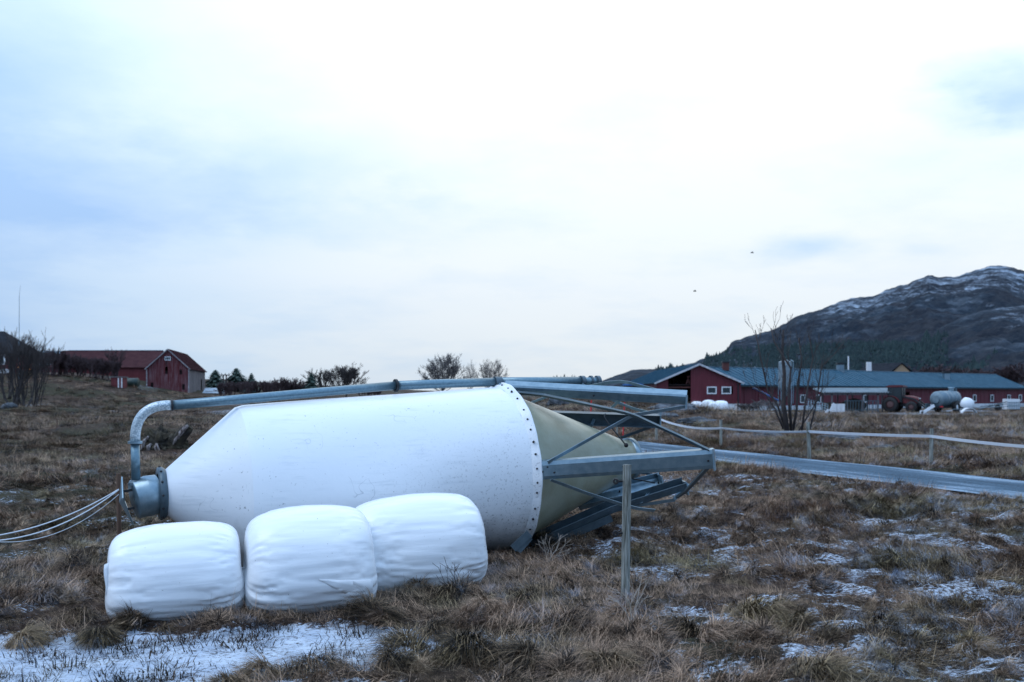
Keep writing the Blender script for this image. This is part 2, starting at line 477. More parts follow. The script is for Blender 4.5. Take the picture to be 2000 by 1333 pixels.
M['greentank'] = mat('dark_green_tank', (0.015, 0.035, 0.03), None, rough=0.5)

def lamp_mat():
    m, n, l, b = new_mat('lit_lamp')
    b.inputs['Emission Color'].default_value = (1.0, 0.42, 0.12, 1); b.inputs['Emission Strength'].default_value = 6
    return m
M['lamp'] = lamp_mat()

# white fibreglass
def fibreglass():
    m, n, l, b = new_mat('white_fibreglass')
    t = n.new('ShaderNodeTexCoord')
    def noise(sc_, det=4, st=(1, 1, 1), rg=0.6):
        mp = n.new('ShaderNodeMapping'); mp.inputs['Scale'].default_value = st; l.new(t.outputs['Object'], mp.inputs[0])
        q = n.new('ShaderNodeTexNoise'); q.inputs['Scale'].default_value = sc_; q.inputs['Detail'].default_value = det; q.inputs['Roughness'].default_value = rg
        l.new(mp.outputs[0], q.inputs['Vector']); return q.outputs[0]
    def mrange(x, a, b_):
        q = n.new('ShaderNodeMapRange'); q.inputs[1].default_value = a; q.inputs[2].default_value = b_; l.new(x, q.inputs[0]); return q.outputs[0]
    def mixc(f, c1, c2):
        q = n.new('ShaderNodeMix'); q.data_type = 'RGBA'
        l.new(f, q.inputs[0])
        for i, c in ((6, c1), (7, c2)):
            if isinstance(c, tuple): q.inputs[i].default_value = (*c, 1)
            else: l.new(c, q.inputs[i])
        return q.outputs[2]
    def mul(a, b_):
        q = n.new('ShaderNodeMath'); q.operation = 'MULTIPLY'
        for i, c in enumerate((a, b_)):
            if isinstance(c, (int, float)): q.inputs[i].default_value = c
            else: l.new(c, q.inputs[i])
        return q.outputs[0]
    c = mixc(mrange(noise(0.8, 3), 0.3, 0.7), (0.80, 0.83, 0.86), (0.84, 0.86, 0.88))
    # small specks of algae and grit
    sp = mul(mrange(noise(26, 3), 0.665, 0.71), mrange(noise(1.1, 3), 0.45, 0.62))
    c = mixc(mul(sp, 0.7), c, (0.20, 0.21, 0.22))
    st = mul(mrange(noise(7, 8, (.35, .35, 3.5)), 0.52, 0.80), mrange(noise(1.6, 3), 0.40, 0.66))
    c = mixc(mul(st, 0.6), c, (0.46, 0.51, 0.55))
    sc2 = mul(mrange(noise(60, 2, (1, 1, .12)), 0.68, 0.74), mrange(noise(2.2, 2), 0.55, 0.66))
    c = mixc(mul(sc2, 0.5), c, (0.35, 0.38, 0.40))
    sx0 = n.new('ShaderNodeSeparateXYZ'); l.new(t.outputs['Object'], sx0.inputs[0])
    sp2 = mul(mul(mrange(noise(34, 4), 0.575, 0.66), mrange(sx0.outputs[0], -.2, 1.7)), mrange(sx0.outputs[2], 2.1, .5))
    c = mixc(mul(sp2, 0.75), c, (0.24, 0.25, 0.26))
    # hairline scratches
    w = n.new('ShaderNodeTexVoronoi'); w.feature = 'DISTANCE_TO_EDGE'; w.inputs['Scale'].default_value = 1.1
    ws = n.new('ShaderNodeVectorMath'); ws.operation = 'ADD'
    nz = n.new('ShaderNodeTexNoise'); nz.inputs['Scale'].default_value = 2.5; l.new(t.outputs['Object'], nz.inputs['Vector'])
    l.new(t.outputs['Object'], ws.inputs[0]); l.new(nz.outputs['Color'], ws.inputs[1]); l.new(ws.outputs[0], w.inputs['Vector'])
    hair = mul(mrange(w.outputs['Distance'], 0.0065, 0.0), mrange(noise(1.7, 2), 0.52, 0.62))
    c = mixc(mul(hair, 0.5), c, (0.25, 0.28, 0.32))
    # splash dirt low down, with contact shade near the ground painted into the band
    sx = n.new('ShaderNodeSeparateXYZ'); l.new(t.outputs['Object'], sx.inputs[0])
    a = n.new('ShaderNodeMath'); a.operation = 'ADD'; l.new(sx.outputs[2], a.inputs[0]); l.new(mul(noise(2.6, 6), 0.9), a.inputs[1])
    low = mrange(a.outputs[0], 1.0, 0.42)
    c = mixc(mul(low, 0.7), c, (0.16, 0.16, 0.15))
    l.new(c, b.inputs['Base Color'])
    b.inputs['Roughness'].default_value = 0.32
    b.inputs['Specular IOR Level'].default_value = 0.4
    bp = n.new('ShaderNodeBump'); bp.inputs['Strength'].default_value = 0.15; bp.inputs['Distance'].default_value = 0.02
    l.new(noise(5, 3), bp.inputs['Height']); l.new(bp.outputs[0], b.inputs['Normal'])
    return m
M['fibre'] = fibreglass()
M['hopper'] = mat('raw_fibreglass_khaki', (0.245, 0.245, 0.165), (0.34, 0.36, 0.28), 2.2, 0.28, 0, 0.10, 30, (1, 1, 1), (0.3, 0.7))

def film():
    m, n, l, b = new_mat('white_stretch_film')
    b.inputs['Base Color'].default_value = (0.85, 0.87, 0.89, 1)
    b.inputs['Roughness'].default_value = 0.27
    b.inputs['Specular IOR Level'].default_value = 0.45
    b.inputs['Subsurface Weight'].default_value = 0.10
    b.inputs['Subsurface Radius'].default_value = (0.03, 0.03, 0.03)
    t = n.new('ShaderNodeTexCoord'); mp = n.new('ShaderNodeMapping'); mp.inputs['Scale'].default_value = (0.9, 5, 9)
    l.new(t.outputs['Object'], mp.inputs[0])
    q = n.new('ShaderNodeTexNoise'); q.inputs['Scale'].default_value = 2.4; q.inputs['Detail'].default_value = 6; q.inputs['Roughness'].default_value = 0.55; q.inputs['Distortion'].default_value = 0.5
    l.new(mp.outputs[0], q.inputs['Vector'])
    bp = n.new('ShaderNodeBump'); bp.inputs['Strength'].default_value = 0.22; bp.inputs['Distance'].default_value = 0.016
    l.new(q.outputs[0], bp.inputs['Height']); l.new(bp.outputs[0], b.inputs['Normal'])
    sp = n.new('ShaderNodeTexNoise'); sp.inputs['Scale'].default_value = 38; sp.inputs['Detail'].default_value = 2; l.new(t.outputs['Object'], sp.inputs['Vector'])
    r = n.new('ShaderNodeValToRGB'); r.color_ramp.elements[0].position = 0.73; r.color_ramp.elements[1].position = 0.78
    r.color_ramp.elements[0].color = (0.85, 0.87, 0.89, 1); r.color_ramp.elements[1].color = (0.38, 0.38, 0.36, 1)
    l.new(sp.outputs[0], r.inputs[0]); l.new(r.outputs[0], b.inputs['Base Color'])
    return m
M['film'] = film()

def ground_mat():
    m, n, l, b = new_mat('winter_turf')
    b.inputs['Roughness'].default_value = 0.92
    b.inputs['Specular IOR Level'].default_value = 0.2
    t = n.new('ShaderNodeTexCoord')
    def noise(sc_, det=6, st=(1, 1, 1), rg=0.6):
        mp = n.new('ShaderNodeMapping'); mp.inputs['Scale'].default_value = st; l.new(t.outputs['Object'], mp.inputs[0])
        q = n.new('ShaderNodeTexNoise'); q.inputs['Scale'].default_value = sc_; q.inputs['Detail'].default_value = det; q.inputs['Roughness'].default_value = rg
        l.new(mp.outputs[0], q.inputs['Vector']); return q.outputs[0]
    def ramp(x, stops):
        r = n.new('ShaderNodeValToRGB'); cr = r.color_ramp
        cr.elements[0].position = stops[0][0]; cr.elements[0].color = (*stops[0][1], 1)
        cr.elements[1].position = stops[-1][0]; cr.elements[1].color = (*stops[-1][1], 1)
        for p_, c_ in stops[1:-1]:
            e_ = cr.elements.new(p_); e_.color = (*c_, 1)
        l.new(x, r.inputs[0]); return r.outputs[0]
    c1 = ramp(noise(9, 8, rg=0.75), [(0.32, (0.010, 0.007, 0.005)), (0.50, (0.042, 0.025, 0.017)), (0.68, (0.125, 0.080, 0.055))])
    c2 = ramp(noise(7, 8, rg=0.75), [(0.32, (0.010, 0.010, 0.006)), (0.52, (0.034, 0.033, 0.017)), (0.72, (0.085, 0.075, 0.04))])
    fx = n.new('ShaderNodeMapRange'); fx.inputs[1].default_value = 0.46; fx.inputs[2].default_value = 0.62; l.new(noise(0.16, 4, rg=.65), fx.inputs[0])
    mx = n.new('ShaderNodeMix'); mx.data_type = 'RGBA'; l.new(fx.outputs[0], mx.inputs[0]); l.new(c1, mx.inputs[6]); l.new(c2, mx.inputs[7])
    at = n.new('ShaderNodeAttribute'); at.attribute_name = 'snow'
    ad = n.new('ShaderNodeMath'); ad.operation = 'ADD'; l.new(at.outputs['Fac'], ad.inputs[0])
    nn = n.new('ShaderNodeMath'); nn.operation = 'MULTIPLY_ADD'; l.new(noise(15, 9, (1, 2.2, 1), 0.80), nn.inputs[0]); nn.inputs[1].default_value = 4.2; nn.inputs[2].default_value = -2.18
    l.new(nn.outputs[0], ad.inputs[1])
    sm = n.new('ShaderNodeMapRange'); sm.interpolation_type = 'SMOOTHSTEP'; sm.inputs[1].default_value = 0.42; sm.inputs[2].default_value = 0.80; l.new(ad.outputs[0], sm.inputs[0])
    sg = n.new('ShaderNodeMath'); sg.operation = 'MULTIPLY'; l.new(sm.outputs[0], sg.inputs[0])
    sgr = n.new('ShaderNodeMapRange'); sgr.inputs[1].default_value = 0.02; sgr.inputs[2].default_value = 0.12; l.new(at.outputs['Fac'], sgr.inputs[0]); l.new(sgr.outputs[0], sg.inputs[1])
    sn = ramp(noise(3, 5), [(0.3, (0.42, 0.50, 0.62)), (0.7, (0.66, 0.73, 0.82))])
    mx2 = n.new('ShaderNodeMix'); mx2.data_type = 'RGBA'; l.new(sg.outputs[0], mx2.inputs[0]); l.new(mx.outputs[2], mx2.inputs[6]); l.new(sn, mx2.inputs[7])
    l.new(mx2.outputs[2], b.inputs['Base Color'])
    bp = n.new('ShaderNodeBump'); bp.inputs['Strength'].default_value = 0.9; bp.inputs['Distance'].default_value = 0.06
    l.new(noise(7, 8, rg=0.75), bp.inputs['Height']); l.new(bp.outputs[0], b.inputs['Normal'])
    return m
M['ground'] = ground_mat()

def road_mat():
    m, n, l, b = new_mat('frosted_road')
    b.inputs['Roughness'].default_value = 0.85; b.inputs['Specular IOR Level'].default_value = 0.15
    uv = n.new('ShaderNodeUVMap'); uv.uv_map = 'UVMap'
    sx = n.new('ShaderNodeSeparateXYZ'); l.new(uv.outputs[0], sx.inputs[0])
    mp = n.new('ShaderNodeMapping'); mp.inputs['Scale'].default_value = (7, 0.22, 1); l.new(uv.outputs[0], mp.inputs[0])
    q = n.new('ShaderNodeTexNoise'); q.inputs['Scale'].default_value = 1.2; q.inputs['Detail'].default_value = 8; q.inputs['Roughness'].default_value = 0.65; l.new(mp.outputs[0], q.inputs['Vector'])
    r = n.new('ShaderNodeValToRGB'); cr = r.color_ramp
    cr.elements[0].position = 0.36; cr.elements[0].color = (0.030, 0.065, 0.10, 1); cr.elements[1].position = 0.70; cr.elements[1].color = (0.28, 0.37, 0.46, 1)
    e_ = cr.elements.new(0.52); e_.color = (0.058, 0.11, 0.16, 1)
    # snow along the edges
    ab = n.new('ShaderNodeMath'); ab.operation = 'ABSOLUTE'
    su = n.new('ShaderNodeMath'); su.operation = 'SUBTRACT'; l.new(sx.outputs[0], su.inputs[0]); su.inputs[1].default_value = 0.5
    l.new(su.outputs[0], ab.inputs[0])
    ma = n.new('ShaderNodeMath'); ma.operation = 'MULTIPLY_ADD'; l.new(ab.outputs[0], ma.inputs[0]); ma.inputs[1].default_value = 0.42; ma.inputs[2].default_value = -0.09
    ad = n.new('ShaderNodeMath'); ad.operation = 'ADD'; l.new(q.outputs[0], ad.inputs[0]); l.new(ma.outputs[0], ad.inputs[1])
    l.new(ad.outputs[0], r.inputs[0])
    q2 = n.new('ShaderNodeTexNoise'); q2.inputs['Scale'].default_value = 14; q2.inputs['Detail'].default_value = 8; q2.inputs['Roughness'].default_value = .8
    mp2 = n.new('ShaderNodeMapping'); mp2.inputs['Scale'].default_value = (3.2, 1, 1); l.new(uv.outputs[0], mp2.inputs[0]); l.new(mp2.outputs[0], q2.inputs['Vector'])
    sp = n.new('ShaderNodeMapRange'); sp.inputs[1].default_value = .42; sp.inputs[2].default_value = .66; sp.inputs[3].default_value = .62; sp.inputs[4].default_value = 1.6; l.new(q2.outputs[0], sp.inputs[0])
    ms = n.new('ShaderNodeVectorMath'); ms.operation = 'SCALE'; l.new(r.outputs[0], ms.inputs[0]); l.new(sp.outputs[0], ms.inputs['Scale']); l.new(ms.outputs[0], b.inputs['Base Color'])
    bp = n.new('ShaderNodeBump'); bp.inputs['Strength'].default_value = 0.3; bp.inputs['Distance'].default_value = 0.02; l.new(q2.outputs[0], bp.inputs['Height']); l.new(bp.outputs[0], b.inputs['Normal'])
    return m
M['road'] = road_mat()

def mountain_mat():
    m, n, l, b = new_mat('moor_and_rock')
    b.inputs['Roughness'].default_value = 0.95; b.inputs['Specular IOR Level'].default_value = 0.15
    t = n.new('ShaderNodeTexCoord'); ge = n.new('ShaderNodeNewGeometry')
    def noise(sc_, det=7, st=(1, 1, 1), rg=0.65):
        mp = n.new('ShaderNodeMapping'); mp.inputs['Scale'].default_value = st; l.new(t.outputs['Object'], mp.inputs[0])
        q = n.new('ShaderNodeTexNoise'); q.inputs['Scale'].default_value = sc_; q.inputs['Detail'].default_value = det; q.inputs['Roughness'].default_value = rg
        l.new(mp.outputs[0], q.inputs['Vector']); return q.outputs[0]
    def ramp(x, stops):
        r = n.new('ShaderNodeValToRGB'); cr = r.color_ramp
        cr.elements[0].position = stops[0][0]; cr.elements[0].color = (*stops[0][1], 1)
        cr.elements[1].position = stops[-1][0]; cr.elements[1].color = (*stops[-1][1], 1)
        for p_, c_ in stops[1:-1]:
            e_ = cr.elements.new(p_); e_.color = (*c_, 1)
        l.new(x, r.inputs[0]); return r.outputs[0]
    c = ramp(noise(0.05, 10, (1, .6, 1.4), rg=.75), [(0.34, (0.009, 0.018, 0.032)), (0.5, (0.022, 0.037, 0.056)), (0.66, (0.100, 0.132, 0.170))])
    brn = ramp(noise(0.11, 8, (1, .6, 1.4)), [(0.35, (0.012, 0.018, 0.029)), (0.7, (0.033, 0.040, 0.055))])
    mx = n.new('ShaderNodeMix'); mx.data_type = 'RGBA'
    f = n.new('ShaderNodeMapRange'); f.inputs[1].default_value = 0.42; f.inputs[2].default_value = 0.58; l.new(noise(0.010, 5), f.inputs[0])
    l.new(f.outputs[0], mx.inputs[0]); l.new(c, mx.inputs[6]); l.new(brn, mx.inputs[7])
    # snow: high, on gentler ground, broken up
    sx = n.new('ShaderNodeSeparateXYZ'); l.new(t.outputs['Object'], sx.inputs[0])
    at = n.new('ShaderNodeAttribute'); at.attribute_name = 'snow'
    s1 = n.new('ShaderNodeMath'); s1.operation = 'MULTIPLY_ADD'; l.new(noise(0.030, 10, (1, .45, 1.8), .80), s1.inputs[0]); s1.inputs[1].default_value = 3.0; l.new(at.outputs['Fac'], s1.inputs[2])
    sm = n.new('ShaderNodeMapRange'); sm.interpolation_type = 'SMOOTHSTEP'; sm.inputs[1].default_value = 2.0; sm.inputs[2].default_value = 2.6; l.new(s1.outputs[0], sm.inputs[0])
    mx2 = n.new('ShaderNodeMix'); mx2.data_type = 'RGBA'; l.new(sm.outputs[0], mx2.inputs[0]); l.new(mx.outputs[2], mx2.inputs[6]); mx2.inputs[7].default_value = (0.40, 0.49, 0.60, 1)
    l.new(mx2.outputs[2], b.inputs['Base Color'])
    bp = n.new('ShaderNodeBump'); bp.inputs['Strength'].default_value = 1.0; bp.inputs['Distance'].default_value = 15
    l.new(noise(0.03, 9, rg=.7), bp.inputs['Height']); l.new(bp.outputs[0], b.inputs['Normal'])
    return m
M['mountain'] = mountain_mat()

def grass_mat(name, lo, hi, green, frost=.75):
    m, n, l, b = new_mat(name)
    b.inputs['Roughness'].default_value = 0.75; b.inputs['Specular IOR Level'].default_value = 0.2
    at = n.new('ShaderNodeAttribute'); at.attribute_name = 'tone'
    oi = n.new('ShaderNodeObjectInfo')
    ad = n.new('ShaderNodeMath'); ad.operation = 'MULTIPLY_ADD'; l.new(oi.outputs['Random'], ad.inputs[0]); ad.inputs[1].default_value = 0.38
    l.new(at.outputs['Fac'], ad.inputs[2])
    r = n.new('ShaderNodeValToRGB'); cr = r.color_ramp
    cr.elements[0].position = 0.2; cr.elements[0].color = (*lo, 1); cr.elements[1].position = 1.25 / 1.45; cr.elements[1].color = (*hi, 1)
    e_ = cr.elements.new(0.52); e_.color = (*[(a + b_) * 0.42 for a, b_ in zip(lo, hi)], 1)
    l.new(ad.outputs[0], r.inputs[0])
    ge = n.new('ShaderNodeNewGeometry'); q = n.new('ShaderNodeTexNoise'); q.inputs['Scale'].default_value = 0.45; q.inputs['Detail'].default_value = 4; l.new(ge.outputs['Position'], q.inputs['Vector'])
    f = n.new('ShaderNodeMapRange'); f.inputs[1].default_value = 0.50; f.inputs[2].default_value = 0.64; l.new(q.outputs[0], f.inputs[0])
    mx = n.new('ShaderNodeMix'); mx.data_type = 'RGBA'; mx.blend_type = 'MIX'
    fm = n.new('ShaderNodeMath'); fm.operation = 'MULTIPLY'; l.new(f.outputs[0], fm.inputs[0]); fm.inputs[1].default_value = 0.55; l.new(fm.outputs[0], mx.inputs[0])
    l.new(r.outputs[0], mx.inputs[6])
    g2 = n.new('ShaderNodeMix'); g2.data_type = 'RGBA'; g2.blend_type = 'MULTIPLY'; g2.inputs[0].default_value = 1.0
    l.new(r.outputs[0], g2.inputs[6]); g2.inputs[7].default_value = (*green, 1); l.new(g2.outputs[2], mx.inputs[7])
    # frost and snow dust caught in the turf, in drifts
    q2 = n.new('ShaderNodeTexNoise'); q2.inputs['Scale'].default_value = 2.6; q2.inputs['Detail'].default_value = 9; q2.inputs['Roughness'].default_value = 0.78; l.new(ge.outputs['Position'], q2.inputs['Vector'])
    f2 = n.new('ShaderNodeMapRange'); f2.inputs[1].default_value = 0.525; f2.inputs[2].default_value = 0.62; l.new(q2.outputs[0], f2.inputs[0])
    q3 = n.new('ShaderNodeTexNoise'); q3.inputs['Scale'].default_value = 0.28; q3.inputs['Detail'].default_value = 3; l.new(ge.outputs['Position'], q3.inputs['Vector'])
    f3 = n.new('ShaderNodeMapRange'); f3.inputs[1].default_value = 0.40; f3.inputs[2].default_value = 0.60; l.new(q3.outputs[0], f3.inputs[0])
    sxx = n.new('ShaderNodeSeparateXYZ'); l.new(ge.outputs['Position'], sxx.inputs[0])
    f4 = n.new('ShaderNodeMapRange'); f4.inputs[1].default_value = -1.0; f4.inputs[2].default_value = 2.5; f4.inputs[3].default_value = .35; l.new(sxx.outputs[0], f4.inputs[0])
    fa = n.new('ShaderNodeMath'); fa.operation = 'MULTIPLY'; l.new(f2.outputs[0], fa.inputs[0]); l.new(f3.outputs[0], fa.inputs[1])
    fb_ = n.new('ShaderNodeMath'); fb_.operation = 'MULTIPLY'; l.new(fa.outputs[0], fb_.inputs[0]); l.new(f4.outputs[0], fb_.inputs[1])
    fc = n.new('ShaderNodeMath'); fc.operation = 'MULTIPLY'; l.new(fb_.outputs[0], fc.inputs[0]); fc.inputs[1].default_value = frost * 1.1
    mx3 = n.new('ShaderNodeMix'); mx3.data_type = 'RGBA'; l.new(fc.outputs[0], mx3.inputs[0]); l.new(mx.outputs[2], mx3.inputs[6]); mx3.inputs[7].default_value = (0.44, 0.54, 0.70, 1)
    l.new(mx3.outputs[2], b.inputs['Base Color'])
    return m
M['straw'] = grass_mat('dry_grass_blades', (0.010, 0.0062, 0.0045), (0.50, 0.335, 0.225), (0.52, 0.78, 0.50))
M['tussock'] = grass_mat('tussock_blades', (0.014, 0.010, 0.006), (0.40, 0.275, 0.165), (0.62, 0.80, 0.50), .12)

# ------------------------------------------------------------------ ground
def axis_coords(lo, hi, dense_lo, dense_hi, step, grow):
    mid = list(np.arange(dense_lo, dense_hi, step))
    out = []; s = step; x = dense_hi
    while x < hi: out.append(x); s *= grow; x += s
    out.append(hi)
    left = []; s = step; x = dense_lo - step
    while x > lo: left.append(x); s *= grow; x -= s
    left.append(lo)
    return np.array(left[::-1] + mid + out)

def grid_mesh(name, X, Y, Z, material, attrs=None, kind='structure', smooth=True):
    ny, nx = X.shape
    me = bpy.data.meshes.new(name)
    co = np.stack([X, Y, Z], -1).reshape(-1, 3).astype(np.float32)
    idx = np.arange(nx * ny).reshape(ny, nx)
    q = np.stack([idx[:-1, :-1], idx[:-1, 1:], idx[1:, 1:], idx[1:, :-1]], -1).reshape(-1, 4)
    me.vertices.add(len(co)); me.vertices.foreach_set('co', co.ravel())
    me.loops.add(q.size); me.loops.foreach_set('vertex_index', q.ravel().astype(np.int32))
    me.polygons.add(len(q)); me.polygons.foreach_set('loop_start', np.arange(0, q.size, 4).astype(np.int32))
    me.update(calc_edges=True)
    if smooth: me.polygons.foreach_set('use_smooth', np.ones(len(q), bool))
    if attrs:
        for k, a in attrs.items():
            at = me.attributes.new(k, 'FLOAT', 'POINT'); at.data.foreach_set('value', a.ravel().astype(np.float32))
    me.materials.append(material)
    o = bpy.data.objects.new(name, me); COL.objects.link(o); ORG[o.name] = Vector((0, 0, 0))
    tag(o, kind=kind)
    return o

xs = axis_coords(-2500, 3000, -7.5, 8.5, 0.048, 1.035)
ys = axis_coords(-400, 3500, 6.2, 20.5, 0.048, 1.022)
GX, GY = np.meshgrid(xs, ys)
GZ = g_np(GX, GY)
ground = grid_mesh('ground', GX, GY, GZ, M['ground'], {'snow': snow_mask(GX, GY)})

# road strip
def build_road():
    vs_, fs_, uvs = [], [], []
    nu = 6; L = 0
    for i, p in enumerate(ROAD):
        a = ROAD[max(0, i - 1)]; b = ROAD[min(len(ROAD) - 1, i + 1)]
        t = (b - a) / np.linalg.norm(b - a); nn = np.array([t[1], -t[0]])
        if i: L += np.linalg.norm(ROAD[i] - ROAD[i - 1])
        for k in range(nu + 1):
            s = (k / nu - 0.5) * 2
            q = p + nn * s * (RW + 0.10 * math.sin(i * 1.7 + k))
            z = float(base_h(q[0], q[1])) + 0.035 * (1 - s * s) - 0.005
            vs_.append((q[0], q[1], z)); uvs.append((k / nu, L))
    for i in range(len(ROAD) - 1):
        for k in range(nu):
            a = i * (nu + 1) + k; fs_.append((a, a + 1, a + nu + 2, a + nu + 1))
    mb = MB().add(vs_, fs_)
    o = mk('road', mb, M['road'], origin=(0, 0, 0), smooth=True)
    uvl = o.data.uv_layers.new(name='UVMap')
    for lp in o.data.loops: uvl.data[lp.index].uv = uvs[lp.vertex_index]
    tag(o, kind='structure')
build_road()

# ------------------------------------------------------------------ mountain and hills
def profile(pts, u):
    pu = np.array([p[0] for p in pts], float); pv = np.array([p[1] for p in pts], float)
    return np.interp(u, pu, pv)

def hill(name, pts, d0, d1, d2, zb, ncol, nrow, namp, seed, snowf, shape=1.0):
    S0, S1 = (pts[0][0] - 1000) / F, (pts[-1][0] - 1000) / F
    s = np.linspace(S0, S1, ncol); t = np.linspace(0, 1, nrow)
    Sg, T = np.meshgrid(s, t)
    U = Sg * F + 1000
    V0 = (fbm(np.linspace(S0, S1, ncol) * F * .06, np.zeros(ncol), seed + 3, 5, .6) - .5) * 7.0 * (d1 / 1250)
    k1 = (d1 - d0) / (d2 - d0)
    D = d0 + (d2 - d0) * T
    V = profile(pts, U) + V0[None, :]
    zr = CAM_Z + (HV - V) / F * d1
    a = np.clip(T / k1, 0, 1)
    up = zb + (zr - zb) * (a ** shape) * (1 - 0.0 * a)
    dn = np.clip((T - k1) / (1 - k1), 0, 1)
    Z = up * (1 - dn ** 2) + (zb - 4) * dn ** 2
    X = Sg * D
    n1 = (fbm(X * 0.008, D * 0.008, seed, 6, 0.55) - 0.5) * 2
    n2 = np.abs(fbm(X * 0.02, D * 0.014, seed + 7, 5, 0.6) - 0.5) * 2
    env = np.sin(np.clip(a, 0, 1) * math.pi * 0.94 + 0.06) ** 0.7 * (1 - dn)
    n3 = np.abs(fbm(X * 0.045, D * 0.03, seed + 19, 4, 0.6) - 0.5) * 2
    Z = Z + (n1 * namp - n2 * namp * 1.1 - n3 * namp * 0.55) * env
    sn = np.clip(snowf(U, a, (Z - zb)), -2, 2)
    return grid_mesh(name, X, D, Z, M['mountain'], {'snow': sn})

MTN = [(1150, 752), (1200, 744), (1290, 730), (1340, 716), (1380, 700), (1405, 693), (1420, 684), (1428, 671), (1454, 659), (1480, 652), (1504, 645), (1535, 631), (1557, 618),
       (1578, 610), (1609, 604), (1643, 588), (1665, 581), (1702, 579), (1730, 567), (1777, 553), (1800, 542), (1812, 539), (1840, 541), (1864, 541), (1885, 535), (1901, 529), (1930, 522),
       (1950, 519), (1965, 521), (1978, 525), (2000, 532), (2080, 545), (2160, 560), (2260, 600), (2420, 640), (2700, 690), (3000, 720)]
def sn_m(U, a, h):
    return 0.50 * sstep(0.30, 0.95, a) * sstep(1540, 1650, U) + 0.06 + 0.10 * sstep(25, 60, h)
mountain = hill('mountain', MTN, 330, 1250, 1700, 3.0, 420, 260, 12, 5, sn_m, 1.1)
KNOB = [(1640, 745), (1700, 722), (1760, 690), (1800, 655), (1830, 640), (1860, 626), (1900, 610), (1925, 602), (1960, 596), (2000, 590), (2060, 588), (2140, 600), (2300, 640), (2600, 700)]
knob = hill('rocky_hill', KNOB, 260, 640, 820, 3.0, 300, 200, 11, 15, lambda U, a, h: 0.30 * sstep(0.3, 0.9, a) + .18 + 0 * U, 1.0)
HIL2 = [(1120, 760), (1165, 749), (1190, 738), (1210, 730), (1235, 722), (1262, 720), (1290, 719), (1330, 712), (1380, 701), (1440, 700), (1520, 715), (1640, 735), (1700, 755)]
hill2 = hill('low_hill', HIL2, 230, 470, 620, 2.5, 160, 70, 3.0, 25, lambda U, a, h: 0.30 + 0 * U + 0.22 * sstep(1330, 1400, U) * (1 - sstep(1480, 1560, U)), 1.0)

from mathutils.bvhtree import BVHTree
def bvh_of(*objs):
    out = []
    for o in objs:
        me = o.data
        co = np.empty(len(me.vertices) * 3, np.float32); me.vertices.foreach_get('co', co)
        ix = np.empty(len(me.loops), np.int32); me.loops.foreach_get('vertex_index', ix)
        out.append(BVHTree.FromPolygons([Vector(c) for c in co.reshape(-1, 3)], ix.reshape(-1, 4).tolist()))
    return out
BV = bvh_of(mountain, knob, hill2)
def ter_z(x, y):
    z = g(x, y, False)
    for b in BV:
        h = b.ray_cast(Vector((x, y, 900)), Vector((0, 0, -1)))
        if h[0] is not None: z = max(z, h[0].z)
    return z

# far-off conifer wood on the lower slopes: one mass
def small_conifer(mb, x, y, z, h, r, rr, tiers=4, n=7):
    o_ang = rr.random() * 6
    for k in range(tiers):
        zb = z + h * (0.08 + 0.90 * k / tiers); zt = z + h * min(1.0, 0.08 + 0.90 * (k + 1.7) / tiers)
        rad = r * (1 - k / tiers) * (0.85 + 0.3 * rr.random())
        o = len(mb.v)
        for i in range(n):
            an = o_ang + k + 2 * math.pi * i / n; q = rad * (0.7 + 0.6 * rr.random())
            mb.v.append((x + math.cos(an) * q, y + math.sin(an) * q, zb - 0.08 * h * rr.random()))
        mb.v.append((x + rr.uniform(-.03, .03) * h, y, zt))
        for i in range(n): mb.f.append((o + i, o + (i + 1) % n, o + n))

def wood():
    rr = random.Random(11); mb = MB(); cnt = 0
    for _ in range(60000):
        if cnt > 4200: break
        zone = rr.random()
        if zone < 0.66: u, d = rr.uniform(1480, 1850), rr.uniform(400, 900)
        elif zone < 0.76: u, d = rr.uniform(1375, 1500), rr.uniform(380, 1000)
        elif zone < 0.84: u, d = rr.uniform(1245, 1420), rr.uniform(330, 620)
        else: u, d = rr.uniform(1800, 2150), rr.uniform(330, 700)
        x = (u - 1000) / F * d; z = ter_z(x, d); v = HV - (z - CAM_Z) / d * F
        n_ = float(fbm(np.array([u * 0.012]), np.array([v * 0.03]), 77, 4)[0])
        if zone < 0.66:
            if v < 676 + 14 * (n_ - .5) + .00016 * (u - 1660) ** 2: continue
        elif zone < 0.76:
            if v < 686 - (u - 1440) * .10 or n_ < .45: continue
        elif zone < 0.84:
            if n_ < .46: continue
        elif n_ < .53 or v < 655: continue
        h = rr.uniform(2.4, 5.4) * (d / 550) ** .5 * (.6 if .76 < zone < .84 else 1)
        small_conifer(mb, x, d, z - 0.4, h, h * rr.uniform(.26, .42), rr, 3, 6); cnt += 1
    for _ in range(110):
        u = rr.uniform(1040, 1150); d = rr.uniform(330, 400)
        x = (u - 1000) / F * d; z = g(x, d, False)
        top = 742 - 11 * math.exp(-((u - 1105) / 34) ** 2)
        h = max(3, (HV - top) / F * d + CAM_Z - z) * rr.uniform(0.75, 1.05)
        small_conifer(mb, x, d, z, h, h * 0.22, rr)
    o = mk('forest', mb, M['forest'], origin=(0, 0, 0)); tag(o, kind='stuff')
wood()

